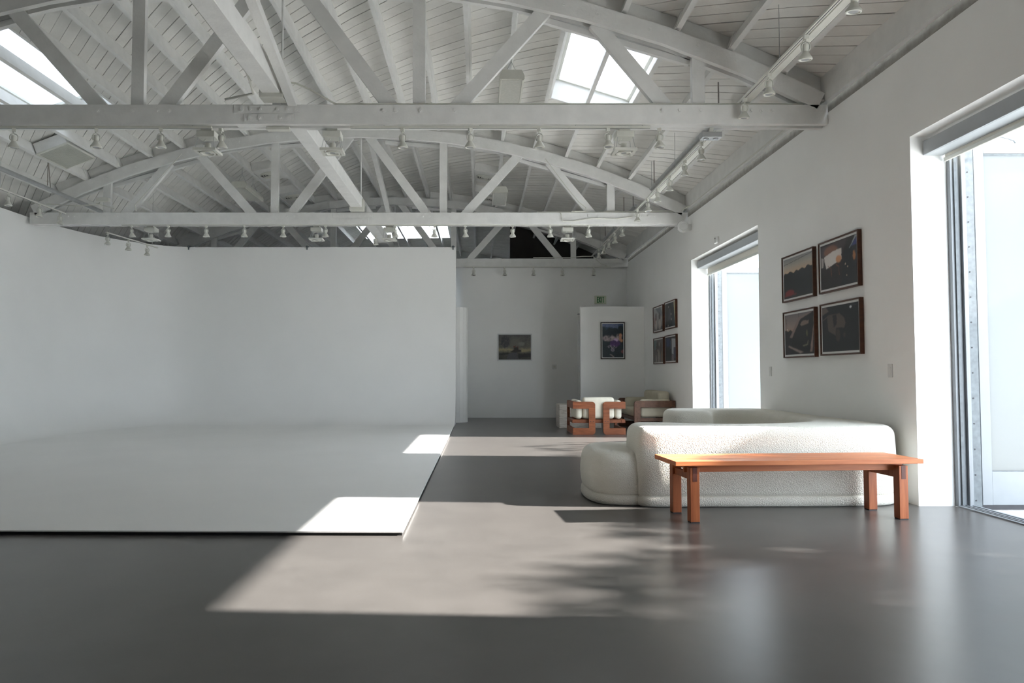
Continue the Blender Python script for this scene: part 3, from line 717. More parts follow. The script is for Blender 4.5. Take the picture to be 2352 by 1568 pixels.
        im = over(im, A((0.02, 0.72), (0.2, 0.82), (0.5, 0.82), (0.62, 0.72), (0.66, 0.6), (0.62, 0.5), (0.4, 0.52), (0.38, 0.35), (0.2, 0.45), (0.08, 0.6)), (84, 72, 66), 2)
        im = over(im, A((0.3, 0.8), (0.42, 0.8), (0.42, 0.6), (0.34, 0.52)), (30, 28, 30), 2); im = over(im, A((0.02, 0.7), (0.15, 0.76), (0.18, 0.4), (0.02, 0.4)), (26, 26, 30), 2)
        im = over(im, ell(0.45, 0.35, 0.06, 0.14) | ell(0.62, 0.35, 0.03, 0.06), (56, 48, 42), 6)
        im = over(im, ell(0.8, 0.92, 0.03, 0.022), (226, 230, 232), 1)
    elif kind == 'street':
        im = vgrad(V, [(0, (104, 98, 96)), (0.4, (150, 146, 144)), (1, (164, 166, 168))]); im = over(im, A((0.2, 1), (0.75, 1), (1, 0.7), (0.9, 0.55), (0.6, 0.7)), (112, 118, 124), 6)
        for x, c in ((0.27, (104, 88, 86)), (0.68, (84, 80, 82))):
            im = over(im, ell(x, 0.58, 0.09, 0.2), c, 4); im = over(im, ell(x, 0.25, 0.14, 0.22), (178, 170, 164), 5)
        im = over(im, ell(0.15, 0.45, 0.06, 0.15), (140, 96, 92), 5); im = over(im, ell(0.93, 0.08, 0.08, 0.08), (52, 52, 66), 3)
    elif kind == 'room':
        im = np.ones((h, w_, 3)) * lin((48, 50, 56)); im = over(im, A((0.3, 0.3), (0.6, 0.3), (0.55, 0.75), (0.38, 0.75)), (78, 80, 88), 8)
        im = over(im, A((0.72, 0), (1, 0), (1, 1), (0.72, 1)), (46, 58, 66), 2); im = over(im, A((0.84, 1), (0.97, 0.1), (1, 0.1), (1, 1)), (186, 178, 140), 2)
        im = over(im, A((0, 0), (0.75, 0), (0.7, 0.22), (0, 0.25)), (26, 30, 40), 4)
        for x, y in ((0.36, 0.85), (0.6, 0.52), (0.63, 0.3), (0.3, 0.06)): im = over(im, ell(x, y, 0.04, 0.045), (176, 170, 164), 2)
    elif kind == 'crowd':
        im = np.ones((h, w_, 3)) * lin((96, 92, 90)); im = over(im, A((0, 0.55), (0.3, 0.6), (0.3, 1), (0, 1)), (104, 124, 126), 6)
        for x, y, a, b, c in ((0.4, 0.65, 0.14, 0.25, (64, 56, 54)), (0.75, 0.6, 0.12, 0.25, (72, 62, 58)), (0.6, 0.8, 0.07, 0.1, (150, 142, 138)), (0.55, 0.25, 0.08, 0.3, (158, 150, 144)), (0.22, 0.15, 0.05, 0.2, (164, 158, 150)), (0.85, 0.22, 0.07, 0.26, (128, 104, 76)), (0.42, 0.52, 0.05, 0.08, (146, 130, 122))):
            im = over(im, ell(x, y, a, b), c, 3)
    elif kind == 'doorway':
        im = np.ones((h, w_, 3)) * lin((28, 29, 33)); im = over(im, A((0.08, 0.95), (0.45, 0.95), (0.4, 0.6), (0.12, 0.6)), (48, 60, 92), 6)
        im = over(im, A((0.45, 0.5), (0.52, 0.5), (0.55, 0.85), (0.47, 0.85)), (70, 96, 112), 3)
        im = over(im, A((0.62, 0.3), (0.8, 0.26), (0.8, 0.55), (1, 0.55), (1, 0.9), (0.62, 0.93)), (172, 176, 178), 1)
        im = over(im, A((0.6, 0), (0.82, 0), (0.8, 0.24), (0.62, 0.28)), (112, 104, 104), 2); im = over(im, A((0.8, 0.1), (1, 0.1), (1, 0.54), (0.8, 0.54)), (56, 58, 78), 2)
    elif kind == 'smoke':
        im = vgrad(V, [(0, (44, 44, 52)), (0.3, (52, 52, 62)), (0.55, (54, 62, 70)), (0.8, (40, 58, 66)), (1, (74, 90, 118))])
        im = over(im, V < 0.86 + 0.1 * np.abs(U - 0.3) + 0.02 * np.sin(U * 23), (40, 52, 58), 2); im = over(im, (V > 0.93 - 0.1 * U) & (U < 0.75), (96, 108, 138), 3)
        nz = fnoise(h, w_, rs, 9)
        im = over(im, (ell(0.3, 0.57, 0.28, 0.09) | ell(0.62, 0.52, 0.2, 0.07) | ell(0.8, 0.6, 0.12, 0.1)) & (nz > 0.42) & (fnoise(h, w_, rs, 3) > 0.35), (190, 172, 172), 10)
        im = over(im, ell(0.6, 0.42, 0.25, 0.1), (88, 62, 112), 8); im = over(im, ell(0.65, 0.52, 0.1, 0.04), (206, 176, 212), 4); im = over(im, ell(0.85, 0.62, 0.06, 0.12) | ell(0.92, 0.5, 0.07, 0.04), (206, 150, 118), 4)
        im = over(im, (ell(0.45, 0.32, 0.24, 0.05) | ell(0.5, 0.24, 0.14, 0.07)) & (fnoise(h, w_, rs, 4) > 0.5), (156, 146, 160), 1)
        im = over(im, ell(0.94, 0.17, 0.06, 0.06), (130, 84, 86), 3); im = over(im, line(U, V, (0.35, 0.1), (0.55, 0.03), 0.012), (140, 130, 128), 1)
    else:
        nz = fnoise(h, w_, rs, 3); nz2 = fnoise(h, w_, rs, 16)
        im = vgrad(V, [(0, (74, 72, 66)), (0.25, (84, 82, 74)), (0.4, (156, 148, 122)), (0.5, (112, 108, 98)), (1, (92, 92, 90))]) * (0.7 + 0.6 * nz)[..., None] * (0.75 + 0.5 * nz2)[..., None]
        im = over(im, ell(0.2, 0.72, 0.14, 0.24) & (nz > 0.4), (70, 70, 72), 3); im = over(im, ell(0.52, 0.62, 0.16, 0.24), (118, 114, 106), 60)
        im = over(im, ell(0.7, 0.62, 0.10, 0.08) & (nz > 0.35), (132, 134, 124), 4); im = over(im, A((0.36, 0.3), (0.5, 0.48), (0.58, 0.52), (0.62, 0.44), (0.7, 0.34), (0.55, 0.25)), (58, 52, 48), 2)
        im = over(im, A((0, 0.22), (0.3, 0.3), (0.35, 0.25), (0.1, 0.16)) | A((0.6, 0.05), (1, 0.1), (1, 0.25), (0.6, 0.22)), (50, 48, 46), 4)
        im = over(im, A((0.24, 0.02), (0.6, 0.02), (0.56, 0.3), (0.32, 0.25)), (86, 86, 88), 4)
        im = over(im, A((0.48, 0.48), (0.52, 0.48), (0.53, 0.55), (0.48, 0.55)) | A((0.58, 0.47), (0.61, 0.47), (0.61, 0.55), (0.58, 0.55)), (104, 60, 46), 1)
        im = over(im, A((0, 0.36), (0.4, 0.38), (0.4, 0.42), (0, 0.42)) | A((0.7, 0.3), (1, 0.34), (1, 0.4), (0.7, 0.4)), (168, 156, 120), 3)
    if kind == 'smoke': im = im * (0.7 + 0.6 * fnoise(h, w_, rs, 5))[..., None]
    if kind in ('sea', 'smoke', 'street', 'crowd'): im = blur(im, 1) * (0.88 + 0.24 * rs.rand(h, w_))[..., None]
    return im
def print_plane(name, kind, w_m, h_m, res, parent):
    # local plane: x to the right, z up, facing -y
    nw, nh = res; im = art(kind, nh, nw)
    X, Z = np.meshgrid(np.linspace(-w_m / 2, w_m / 2, nw), np.linspace(0, h_m, nh))
    me = bpy.data.meshes.new(name); nv = nw * nh
    idx = np.arange(nv).reshape(nh, nw); q = np.stack([idx[:-1, :-1], idx[:-1, 1:], idx[1:, 1:], idx[1:, :-1]], -1).reshape(-1, 4)
    me.vertices.add(nv); co = np.zeros((nv, 3), np.float32); co[:, 0] = X.ravel(); co[:, 2] = Z.ravel(); me.vertices.foreach_set('co', co.ravel())
    me.loops.add(q.size); me.loops.foreach_set('vertex_index', q.ravel().astype(np.int32))
    me.polygons.add(len(q)); me.polygons.foreach_set('loop_start', (np.arange(len(q)) * 4).astype(np.int32)); me.polygons.foreach_set('loop_total', np.full(len(q), 4, np.int32))
    me.update(); at = me.color_attributes.new('Col', 'FLOAT_COLOR', 'POINT')
    c = np.ones((nv, 4), np.float32); c[:, :3] = np.clip(im.reshape(-1, 3), 0, 1); at.data.foreach_set('color', c.ravel())
    me.materials.append(M['print']); o = bpy.data.objects.new(name, me); COL.objects.link(o); o.parent = parent; return o
def picture(loc, rz, w_, h_, kind, label, frame, fw=0.016, depth=0.042, border=0.022, group=None, cat='photograph'):
    p = empty('framed_picture', loc, rz, label, cat, group)      # local: wall at y=0, front towards -y, base at z=0
    hw = w_ / 2
    for nm, b in (('frame_side', (-hw, -hw + fw, 0, h_)), ('frame_side', (hw - fw, hw, 0, h_)), ('frame_rail', (-hw + fw, hw - fw, 0, fw)), ('frame_rail', (-hw + fw, hw - fw, h_ - fw, h_))):
        MB().box(b[0], b[1], -depth, -0.001, b[2], b[3]).build(nm, frame, p, bevel=0.0015, local=True, seg=1)
    MB().box(-hw + fw, hw - fw, -depth + 0.012, -0.002, fw, h_ - fw).build('mat_board', M['mat'], p, local=True)
    o = print_plane('print', kind, w_ - 2 * fw - 2 * border, h_ - 2 * fw - 2 * border, (108, 80) if w_ > h_ else (76, 112), p)
    o.location = (0, -depth + 0.0105, fw + border)
G1, G2 = 'four framed photographs on the right wall nearest the bench', 'four framed photographs on the right wall by the loveseat'
RW = -PI / 2   # on the right wall, facing -x
for yc, z0, k, lb in ((8.345, 1.925, 'sunset', 'framed photograph of a dusk sky over black hills with red glow'), (7.395, 1.928, 'car', 'framed photograph from inside a car toward a glaring windshield'),
                      (8.335, 1.272, 'pillar', 'framed photograph of a car windshield pillar at dusk'), (7.385, 1.279, 'night', 'almost black framed photograph with a small white light dot')):
    picture((WX - 0.001, yc, z0), RW, 0.825, 0.538, k, lb, M['frame_wood'], group=G1)
for yc, z0, k, lb in ((14.905, 1.92, 'street', 'small pale framed photograph of a bright street, upper left of four by the loveseat'), (13.96, 1.933, 'room', 'dark framed photograph with a pale right edge, upper right of four by the loveseat'),
                      (14.895, 1.276, 'crowd', 'greyish framed photograph of figures, lower left of four by the loveseat'), (13.955, 1.287, 'doorway', 'dark framed photograph with a white block, lower right of four by the loveseat')):
    picture((WX - 0.001, yc, z0), RW, 0.82, 0.528, k, lb, M['frame_wood'], group=G2)
picture((2.927, 16.299, 1.407), 0, 0.532, 0.806, 'smoke', 'tall dark framed photograph of glowing smoke on the low partition', M['frame_dark'], border=0.02)
picture((0.86, BACK_Y - 0.001, 1.398), 0, 0.846, 0.664, 'sea', 'grey and tan landscape picture in a white frame on the back wall', M['white_frame'], fw=0.02, border=0.006, cat='picture')

# ------------------------------------------------------------------ exit sign, switches, wall devices
ex = empty('exit_sign', (2.975, BACK_Y - 0.001, 2.80), 0, 'small pale green EXIT sign on the back wall above the partition', 'sign')
MB().box(-0.145, 0.145, -0.03, 0, 0, 0.20).build('plate', M['sign'], ex, bevel=0.004, local=True)
def letters(parent):
    y0, y1, h0, h1 = -0.0325, -0.0299, 0.028, 0.172; st = 0.017
    def L_(x, w_): return x, x + w_
    e = MB(); x = -0.086
    e.box(x, x + st, y0, y1, h0, h1)
    for z in (h0, (h0 + h1) / 2 - st / 2, h1 - st): e.box(x + st, x + 0.042, y0, y1, z, z + st)
    e.build('letter', M['exit_green'], parent, local=True)
    xm = -0.018; b = MB()
    b.bar((xm - 0.019, (y0 + y1) / 2, h0 + 0.004), (xm + 0.019, (y0 + y1) / 2, h1 - 0.004), st, y1 - y0); b.bar((xm + 0.019, (y0 + y1) / 2, h0 + 0.004), (xm - 0.019, (y0 + y1) / 2, h1 - 0.004), st, y1 - y0 - 0.0002)
    b.build('letter', M['exit_green'], parent, local=True)
    MB().box(0.018, 0.018 + st, y0, y1, h0, h1).build('letter', M['exit_green'], parent, local=True)
    MB().box(0.046, 0.092, y0, y1, h1 - st, h1).box(0.0605, 0.0605 + st, y0, y1, h0, h1 - st).build('letter', M['exit_green'], parent, local=True)
letters(ex)
for y, lb in ((9.245, 'white light switch beside the farther doorway'), (6.545, 'white light switch between the near photographs and the near doorway')):
    s_ = empty('light_switch', (WX - 0.0005, y, 1.06), RW, lb, 'switch', 'wall switches')
    MB().box(-0.036, 0.036, -0.006, 0, 0, 0.118).build('plate', M['plastic'], s_, bevel=0.002, local=True)
    MB().box(-0.017, 0.017, -0.009, -0.005, 0.026, 0.092).build('rocker', M['plastic'], s_, bevel=0.001, local=True)
ol = empty('wall_outlet', (1.835, BACK_Y - 0.0005, 1.19), 0, 'small white round thermostat plate on the back wall', 'outlet')
MB().box(-0.055, 0.055, -0.006, 0, 0, 0.115).build('plate', M['plastic'], ol, bevel=0.002, local=True)
MB().lathe([(0.028, -0.006), (0.028, -0.014), (0.022, -0.016)], (0, 0, 0.057), 16, 'y').build('dial', M['fixture'], ol, local=True)
dv = empty('wall_sensor', (WX, 11.186, 3.07), 0, 'small white box sensor on the wall above the farther doorway', 'sensor')
MB().box(-0.05, 0, -0.035, 0.035, 0, 0.10).build('housing', M['plastic'], dv, bevel=0.004, local=True)
MB().box(-0.056, -0.05, -0.008, 0.008, 0.06, 0.08).build('eye', M['black'], dv, local=True)
hn = empty('wall_speaker', (3.60, 12.60, 3.60), 0, 'round white alarm horn where the middle truss meets the right wall', 'speaker')
MB().lathe([(0.05, 0.06), (0.085, 0.05), (0.105, 0.0), (0.10, -0.03), (0.075, -0.035), (0.06, -0.02), (0.03, -0.025)], (-0.12, -0.02, 0), 20, 'y').build('horn', M['plastic'], hn, smooth=40, local=True)
MB().box(-0.06, 0.03, 0.0, 0.06, -0.05, 0.05).build('bracket', M['plastic'], hn, bevel=0.004, local=True)

# ------------------------------------------------------------------ track lighting
def make_head():
    t = empty('track_spotlight', (0, 0, 0))
    MB().box(-0.018, 0.018, -0.018, 0.018, -0.034, 0.0).lathe([(0.008, -0.034), (0.008, -0.056)], n=8).build('adapter', M['fixture'], t, bevel=0.0, local=True)
    for sg in (-1, 1):
        MB().tube([(sg * 0.004, 0, -0.056), (sg * 0.026, 0, -0.064), (sg * 0.037, 0, -0.085), (sg * 0.036, 0, -0.108), (sg * 0.028, 0, -0.128)], 0.0055, 6).build('yoke_arm', M['fixture'], t, smooth=True, local=True)
    MB().lathe([(0.010, -0.072), (0.023, -0.076), (0.025, -0.09), (0.025, -0.128), (0.021, -0.136)], n=14).build('socket', M['fixture'], t, smooth=40, local=True)
    lp = MB().lathe([(0.021, -0.132), (0.026, -0.140), (0.040, -0.165), (0.052, -0.183), (0.056, -0.190), (0.056, -0.203), (0.046, -0.205), (0.043, -0.198), (0.0005, -0.196)], n=20, cap=False).build('lamp_shade', M['fixture'], t, smooth=40, local=True)
    MB().lathe([(0.036, -0.1985), (0.030, -0.2025), (0.016, -0.2005), (0.0005, -0.2005)], n=16, cap=False).build('lens', M['lens'], lp, smooth=True, local=True)
    return t
def make_gimbal():
    t = empty('gimbal_downlight', (0, 0, 0))
    MB().box(-0.058, 0.058, -0.058, 0.058, -0.03, 0.0).build('mount', M['fixture'], t, bevel=0.003, local=True, seg=1)
    MB().box(-0.095, 0.095, -0.085, 0.085, -0.095, -0.03).build('canopy', M['fixture'], t, bevel=0.004, local=True, seg=1)
    for sx in (-1, 1):
        for sy in (-1, 1): MB().tube([(sx * 0.08, sy * 0.07, -0.095), (sx * 0.10, sy * 0.095, -0.225)], 0.0022, 4).build('hanger_wire', M['steel'], t, local=True)
    MB().tube([(-0.02, 0, -0.095), (-0.06, 0, -0.13), (-0.05, 0, -0.155), (-0.01, 0, -0.16)], 0.004, 6).build('cord', M['fixture'], t, smooth=True, local=True)
    MB().lathe([(0.030, -0.145), (0.033, -0.15), (0.033, -0.215)], n=14).build('socket', M['fixture'], t, smooth=40, local=True)
    ho = MB()
    for a, b, c, d in ((-0.118, 0.118, -0.118, -0.085), (-0.118, 0.118, 0.085, 0.118), (-0.118, -0.085, -0.085, 0.085), (0.085, 0.118, -0.085, 0.085)): ho.box(a, b, c, d, -0.248, -0.222)
    hp = ho.build('frame_plate', M['fixture'], t, local=True)
    MB().lathe([(0.033, -0.21), (0.06, -0.225), (0.078, -0.245), (0.082, -0.256), (0.066, -0.258), (0.06, -0.246), (0.036, -0.24), (0.034, -0.25), (0.018, -0.246), (0.0005, -0.246)], n=22, cap=False).build('lamp_ring', M['fixture'], t, smooth=40, local=True)
    MB().lathe([(0.034, -0.2485), (0.016, -0.2505), (0.0005, -0.2505)], n=14, cap=False).build('lens', M['lens'], hp, smooth=True, local=True)
    return t
HEAD, GIM = make_head(), make_gimbal(); used = {'h': False, 'g': False}
def place(kind, loc, rz, label, group, tilt=0.0):
    proto = HEAD if kind == 'h' else GIM
    o = proto if not used[kind] else copy_tree(proto); used[kind] = True
    o.location = loc; o.rotation_euler = (tilt, 0, rz); tag(o, label, 'spotlight' if kind == 'h' else 'downlight', group); return o
def track(name, p, q, label, wires=()):
    t = empty(name, tuple((Vector(p) + Vector(q)) / 2), 0, label, 'lighting track')
    d = (Vector(q) - Vector(p)).normalized(); sd_ = Vector((0, 0, 1)).cross(d)
    MB().bar(p, q, 0.034, 0.02, (0, 0, 1)).build('rail', M['fixture'], t)
    MB().bar(Vector(p) - Vector((0, 0, 0.0115)), Vector(q) - Vector((0, 0, 0.0115)), 0.006, 0.002, (0, 0, 1)).build('slot', M['gasket'], t)
    for w_ in wires: MB().tube([w_[0], w_[1]], 0.003, 5).build('hanger_wire', M['steel'], t)
    return t
Y1, Y2, Y3 = 7.63, 12.83, 17.97
ZT1, ZT2, ZT3 = 3.650, 3.672, 3.672
track('light_track', (-6.6, Y1, ZT1 + 0.01), (-2.80, Y1, ZT1 + 0.01), 'left stretch of lighting track under the nearest truss', [((x, Y1, ZT1 + 0.02), (x, Y1, CB + 0.01)) for x in (-6, -5, -4, -3)])
track('light_track', (-1.35, Y1, ZT1 + 0.01), (1.78, Y1, ZT1 + 0.01), 'right stretch of lighting track under the nearest truss', [((x, Y1, ZT1 + 0.02), (x, Y1, CB + 0.01)) for x in (-1, 0, 1, 1.7)])
track('light_track', (-6.25, Y2, ZT2 + 0.008), (2.08, Y2, ZT2 + 0.008), 'long lighting track under the middle truss')
track('light_track', (-0.40, Y3, ZT3 + 0.008), (3.2, Y3, ZT3 + 0.008), 'lighting track under the farthest truss along the back wall')
for grp, yy, zz, us, nm in (('spotlights under the nearest truss', Y1, ZT1, (-4.865, -4.004, -3.330, -2.702, -0.808, -0.099, 0.619, 1.337, 1.876), 'nearest truss'),
                        ('spotlights under the middle truss', Y2, ZT2, (-6.083, -5.441, -4.777, -4.113, -3.434, -2.694, -1.472, -0.792, -0.257, 0.574, 1.230, 1.902), 'middle truss'),
                        ('spotlights under the farthest truss', Y3, ZT3, (-0.148, 0.603, 1.311, 2.019, 2.780), 'farthest truss')):
    for i, lamp_x in enumerate(us):
        place('h', (lamp_x, yy, zz), random.uniform(-0.5, 0.5), 'white track spotlight under the %s, %s from the left' % (nm, ORD[i]), grp, random.uniform(-0.12, 0.12))
for grp, yy, zz, us, nm in (('square gimbal lights under the nearest truss', Y1 + 0.16, CB, (-2.896, -1.567, 1.535), 'nearest truss'), ('square gimbal lights under the middle truss', Y2 + 0.16, CB, (-5.807, -2.881, -1.597, 1.551), 'middle truss')):
    for i, lamp_x in enumerate(us):
        place('g', (lamp_x, yy, zz), random.uniform(-0.06, 0.06), 'square gimbal downlight hung under the %s, %s from the left' % (nm, ORD[i]), grp)
# tracks running away from the viewer
RX = 2.72
t = track('light_track', (RX, 3.7, 3.925), (RX, 17.9, 3.925), 'long lighting track running along the right wall over the trusses', [((RX, y, 3.935), (RX, y, arc(RX) + 0.02)) for y in (6.6, 10.2, 11.6, 15.0, 16.6)])
MB().bar((RX + 0.075, 3.7, 3.95), (RX + 0.075, 11.9, 3.95), 0.07, 0.05, (0, 0, 1)).build('raceway', M['fixture'], t)
hy = [5.24, 6.06, 6.85, 7.48, 8.98, 9.71, 10.5, 11.2, 11.9, 12.66, 14.05, 14.8, 15.5, 16.2, 16.8]
for i, y in enumerate(hy):
    place('h', (RX, y, 3.914), random.uniform(-0.5, 0.5), 'white track spotlight on the long right-hand track, %s from the near end' % ORD[i], 'spotlights on the long right-hand track', random.uniform(-0.1, 0.15))
LXt = -7.2
track('light_track', (LXt, 8.2, 3.86), (LXt, 12.75, 3.86), 'left-hand lighting track above the cyclorama before the middle truss', [((LXt, y, 3.87), (LXt, y, arc(LXt) + 0.02)) for y in (9, 11)])
track('light_track', (-6.66, 13.1, 3.60), (-6.44, 14.7, 3.60), 'short lighting track on the cyclorama behind the middle truss', [((-6.64, 13.2, 3.61), (-6.64, 13.2, arc(-6.64) + 0.02)), ((-6.46, 14.5, 3.61), (-6.46, 14.5, arc(-6.46) + 0.02))])
for i, y in enumerate((11.2, 12.0, 12.6)):
    place('h', (LXt, y, 3.85), 0.3, 'white spotlight on the left-hand track before the cyclorama, %s from the left' % ORD[i], 'spotlights on the left-hand track')
for i, y in enumerate((13.15, 13.75, 14.35)):
    place('h', (-6.66 + (y - 13.1) * 0.1375, y, 3.59), 0.3, 'white spotlight on the short track in front of the cyclorama corner, %s from the left' % ORD[i], 'spotlights on the short left track')
place('h', (XC - 0.03, 15.2, 3.944), 0.2, 'lone spotlight hanging from the centre strut before the cyclorama top', 'spotlights on the centre strut')

# ------------------------------------------------------------------ pipes, tubes and conduits
def pipe(name, pts, r, mat, label, cat='pipe', hang=()):
    t = empty(name, pts[0], 0, label, cat)
    MB().tube(pts, r, 10).build('tube', mat, t, smooth=50)
    for a, b in hang: MB().tube([a, b], 0.008, 6).build('hanger_rod', M['plate_dark'], t)
    return t
pipe('steel_pipe', [(-6.95, 6.0, 4.06), (-6.95, 14.2, 4.06)], 0.035, M['steel'], 'grey steel pipe hung below the roof at far left', hang=[((-6.93, 11.75, 4.1), (-6.93, 11.75, arc(-6.93) + 0.1)), ((-6.97, 11.9, 4.1), (-6.93, 11.75, arc(-6.93) + 0.1))])
for i, (a, b) in enumerate(((8.2, 11.75), (12.95, 14.2), (14.9, 16.3))):
    pipe('tube_light', [(RX + 0.03, a, 4.045), (RX + 0.03, b, 4.045)], 0.03, M['steel'], ['long grey tube fixture beside the right-hand track before the middle truss', 'short grey tube fixture just behind the middle truss at right', 'grey tube fixture far back beside the right-hand track'][i], 'tube light', hang=[((RX + 0.03, y, 4.06), (RX + 0.03, y, arc(RX) + 0.02)) for y in (a + 0.2, b - 0.2)])
el = empty('emergency_light', (2.45, 7.72, 3.60), 0, 'small silver double-spot emergency light under the right end of the nearest truss', 'light')
MB().box(-0.105, 0.105, -0.02, 0.10, -0.02, 0.04).build('housing', M['steel'], el, bevel=0.004, local=True)
for x in (-0.05, 0.05): MB().lathe([(0.028, -0.02), (0.028, -0.028), (0.018, -0.026), (0.0005, -0.026)], (x, 0.03, 0), 14, cap=False).build('spot', M['lens'], el, local=True)
MB().box(-0.02, 0.02, 0.0, 0.04, 0.04, 0.088).build('stem', M['fixture'], el, local=True)
pipe('conduit', [(XC + 0.1, 7.58, 4.12), (XC + 0.2, 7.58, 4.11), (XC + 0.35, 7.6, 4.05), (XC + 0.55, 7.62, 3.94), (XC + 0.62, 7.63, 3.905), (3.3, 7.63, 3.905), (3.6, 7.63, 3.95)], 0.011, M['fixture'], 'thin white conduit along the top of the nearest truss chord', 'conduit')
pipe('conduit', [(1.0, 12.83, 3.905), (2.3, 12.83, 3.905), (3.5, 12.83, 3.93), (3.62, 12.6, 3.97), (3.60, 8.3, 3.97)], 0.011, M['fixture'], 'thin white conduit from the middle truss along the right ledger', 'conduit')
pipe('power_cable', [(1.40, 12.79, 3.90), (1.42, 12.78, 3.86), (1.44, 12.785, 3.74), (1.62, 12.79, 3.74), (1.95, 12.79, 3.79), (2.4, 12.79, 3.78), (2.66, 12.8, 3.82)], 0.008, M['fixture'], 'white cable draped across the right end of the middle truss chord', 'cable')
pipe('power_cable', [(1.14, 12.72, 4.82), (1.5, 12.77, 4.35), (1.72, 12.78, 4.08), (1.85, 12.78, 3.97), (1.84, 12.78, 3.91), (1.6, 12.78, 3.905)], 0.008, M['fixture'], 'white cable hanging beside the right diagonal of the middle truss', 'cable')
pipe('power_cable', [(-7.5, 12.7, 4.02), (-7.0, 12.72, 3.99), (-6.6, 12.73, 4.02), (-6.35, 12.74, 3.95)], 0.009, M['fixture'], 'white cable sagging at the left end of the middle truss', 'cable')
pipe('power_cable', [(-5.2, 12.76, 4.92), (-5.7, 12.76, 4.35), (-6.0, 12.77, 4.02), (-5.98, 12.77, 3.91)], 0.008, M['fixture'], 'white cable along the left diagonal of the middle truss', 'cable')
pipe('power_cable', [(1.3, 17.9, 3.90), (2.2, 17.9, 3.9), (2.5, 17.9, 3.93), (2.75, 17.9, 3.93), (2.95, 17.9, 3.75), (3.1, 17.92, 3.70)], 0.01, M['fixture'], 'white cable looped over the farthest truss chord', 'cable')
jb = MB().box(2.22, 2.44, 12.86, 12.94, CTOP, CTOP + 0.045).build('junction_box', M['fixture'], None, bevel=0.004); tag(jb, 'flat white junction box on the right end of the middle truss', 'junction box')
cv = MB().box(XC - 0.12, XC + 0.12, 7.66, 7.74, CB - 0.035, CB - 0.0005).build('cable_box', M['fixture'], None, bevel=0.004); tag(cv, 'white junction box under the centre of the nearest truss', 'junction box')
lj = MB().box(-6.62, -6.40, 12.64, 12.72, 4.05, 4.12).build('junction_box', M['fixture'], None, bevel=0.004); tag(lj, 'white junction box at the left end of the middle truss beside the pipe', 'junction box')

# ------------------------------------------------------------------ hanging luminaires, round vents, return grille
for x, y, zb, lb in ((0.40, 9.62, 4.74, 'boxy white hanging luminaire behind the nearest truss left of the right skylight'), (0.41, 15.3, 4.72, 'boxy white hanging luminaire seen through the right half of the middle truss'),
                     (-4.72, 14.9, 4.72, 'boxy white hanging luminaire seen through the left half of the middle truss')):
    t = empty('hanging_luminaire', (x, y, zb), 0, lb, 'ceiling light', 'hanging luminaires')
    MB().prism([(-0.155, 0.0), (0.155, 0.0), (0.155, 0.05), (0.12, 0.12), (-0.12, 0.12), (-0.155, 0.05)], -0.58, 0.58, lambda p, q: (p[0], q, p[1])).build('housing', M['fixture'], t, local=True)
    for xx in (-0.145, 0.13): MB().box(xx, xx + 0.015, -0.575, 0.575, -0.012, 0.0).build('rim', M['fixture'], t, local=True)
    MB().box(-0.13, 0.13, -0.565, 0.565, -0.004, -0.0005).build('diffuser', M['diffuser'], t, local=True)
    for yy in (-0.35, 0.35):
        MB().tube([(-0.1, yy, 0.12), (0, yy, 0.32)], 0.003, 5).tube([(0.1, yy, 0.12), (0, yy, 0.32)], 0.003, 5).tube([(0, yy, 0.32), (0, yy, arc(x) - zb + 0.01)], 0.003, 5).build('hanger_wire', M['steel'], t, local=True)
def on_roof(name, x, y, rr, label, cat, group=None):
    a = math.asin((x - XC) / RAD); t = empty(name, (XC + rr * math.sin(a), y, ZC + rr * math.cos(a)), 0, label, cat, group); t.rotation_euler = (0, a, 0); return t
for x, y, lb in ((XC - 2.245, 15.25, 'round ceiling vent in the left roof slope, nearer the middle truss'), (XC - 2.245, 17.2, 'round ceiling vent in the left roof slope, nearer the farthest truss'),
                 (XC + 2.245, 15.5, 'round ceiling vent in the right roof slope, nearer the middle truss'), (XC + 2.245, 17.3, 'round ceiling vent in the right roof slope, nearer the farthest truss')):
    t = on_roof('round_vent', x, y, RAD + 0.02, lb, 'vent', 'round ceiling vents')
    MB().box(-0.25, 0.25, -0.42, 0.42, 0.0, 0.165).build('panel', M['timber'], t, local=True)
    for k in range(4):
        r = 0.205 - 0.05 * k
        MB().lathe([(r, -0.001), (r, -0.016), (r - 0.018, -0.028), (r - 0.022, -0.01)], n=24, cap=False).build('louvre_ring', M['fixture'], t, smooth=40, local=True)
    MB().lathe([(0.2, -0.003), (0.0005, -0.003)], n=24, cap=False).build('throat', M['black'], t, local=True)
t = on_roof('return_grille', -6.60, 11.68, RAD - 0.01, 'square white return-air grille in the left roof slope', 'vent')
MB().box(-0.245, 0.245, -0.42, 0.42, 0.0, 0.16).build('box', M['timber'], t, local=True)
for a, b, c, d in ((-0.265, -0.235, -0.42, 0.42), (0.235, 0.265, -0.42, 0.42), (-0.235, 0.235, -0.42, -0.385), (-0.235, 0.235, 0.385, 0.42)): MB().box(a, b, c, d, -0.018, 0.0).build('border', M['fixture'], t, local=True)
sl_me = None
for k in range(30):
    yy = -0.372 + k * 0.0256
    if sl_me is None: o = MB().box(-0.235, 0.235, 0, 0.013, -0.012, -0.002).build('louvre', M['fixture'], t, local=True); sl_me = o.data
    else: o = simple('louvre', sl_me, None, t)
    o.location = (0, yy, 0)
MB().box(-0.236, 0.236, -0.386, 0.386, -0.0015, -0.0005).build('backing', M['gasket'], t, local=True)

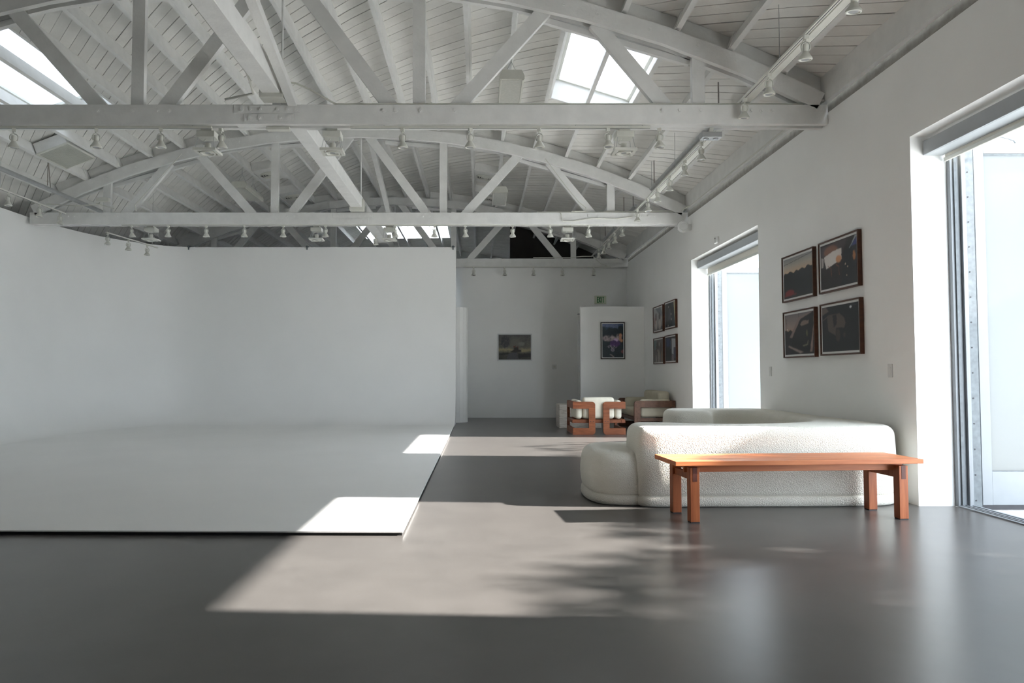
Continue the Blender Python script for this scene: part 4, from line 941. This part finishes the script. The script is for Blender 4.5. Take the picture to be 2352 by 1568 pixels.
# ------------------------------------------------------------------ trees in the yard outside the right-hand doorways (they dapple the sun)
def tree(loc, blobs, seed, label):
    rs = np.random.RandomState(seed); t = empty('yard_tree', loc, 0, label, 'tree', 'trees in the yard')
    mb = MB()
    top = max(b[2] for b in blobs) - 0.6
    mb.tube([(0, 0, -0.035), (0.04, 0.03, top * 0.35), (-0.03, 0.05, top * 0.7), (0.02, 0, top)], [0.11, 0.085, 0.06, 0.03], 10)
    for b in blobs: mb.tube([(0, 0, max(0.8, b[2] * 0.45)), (b[0] * 0.5, b[1] * 0.5, b[2] * 0.75), (b[0], b[1], b[2])], [0.045, 0.03, 0.012], 6)
    mb.build('trunk', M['bark'], t, smooth=True, local=True)
    V, Fc = [], []
    for cx, cy_, cz, rx, ry, rz_, n_ in blobs:
        for _ in range(n_):
            d = rs.normal(size=3); d /= np.linalg.norm(d); r = rs.rand() ** 0.45
            p = np.array([cx, cy_, cz]) + d * r * np.array([rx, ry, rz_])
            a = rs.normal(size=3); a /= np.linalg.norm(a); b = np.cross(a, rs.normal(size=3)); b /= np.linalg.norm(b)
            l, w_ = rs.uniform(0.07, 0.12), rs.uniform(0.03, 0.05); k = len(V)
            V += [tuple(p - a * l), tuple(p + b * w_), tuple(p + a * l), tuple(p - b * w_)]; Fc.append((k, k + 1, k + 2, k + 3))
    MB().add(V, Fc).build('foliage', M['leaf'], t, local=True)['kind'] = 'stuff'
tree((9.0, 2.9, 0), [(0, -1.4, 3.5, 0.8, 1.0, 1.3, 900), (0, -0.4, 3.9, 0.8, 1.0, 1.05, 1300), (0.1, 0.5, 3.9, 0.8, 0.9, 1.05, 1300), (0, 1.1, 3.4, 0.7, 0.7, 1.2, 1100), (0, 1.8, 3.4, 0.7, 0.55, 1.15, 1700), (0, 2.3, 3.4, 0.7, 0.5, 1.15, 2100), (0, 2.78, 3.2, 0.7, 0.44, 1.12, 2300)], 3, 'leafy yard tree outside opposite the near doorway')
tree((9.2, 10.0, 0), [(0, -0.8, 3.6, 0.8, 0.9, 1.0, 500), (0, 0.5, 3.7, 0.8, 1.0, 1.0, 500), (0.1, 1.2, 3.4, 0.6, 0.6, 0.8, 350)], 5, 'leafy yard tree outside opposite the farther doorway')
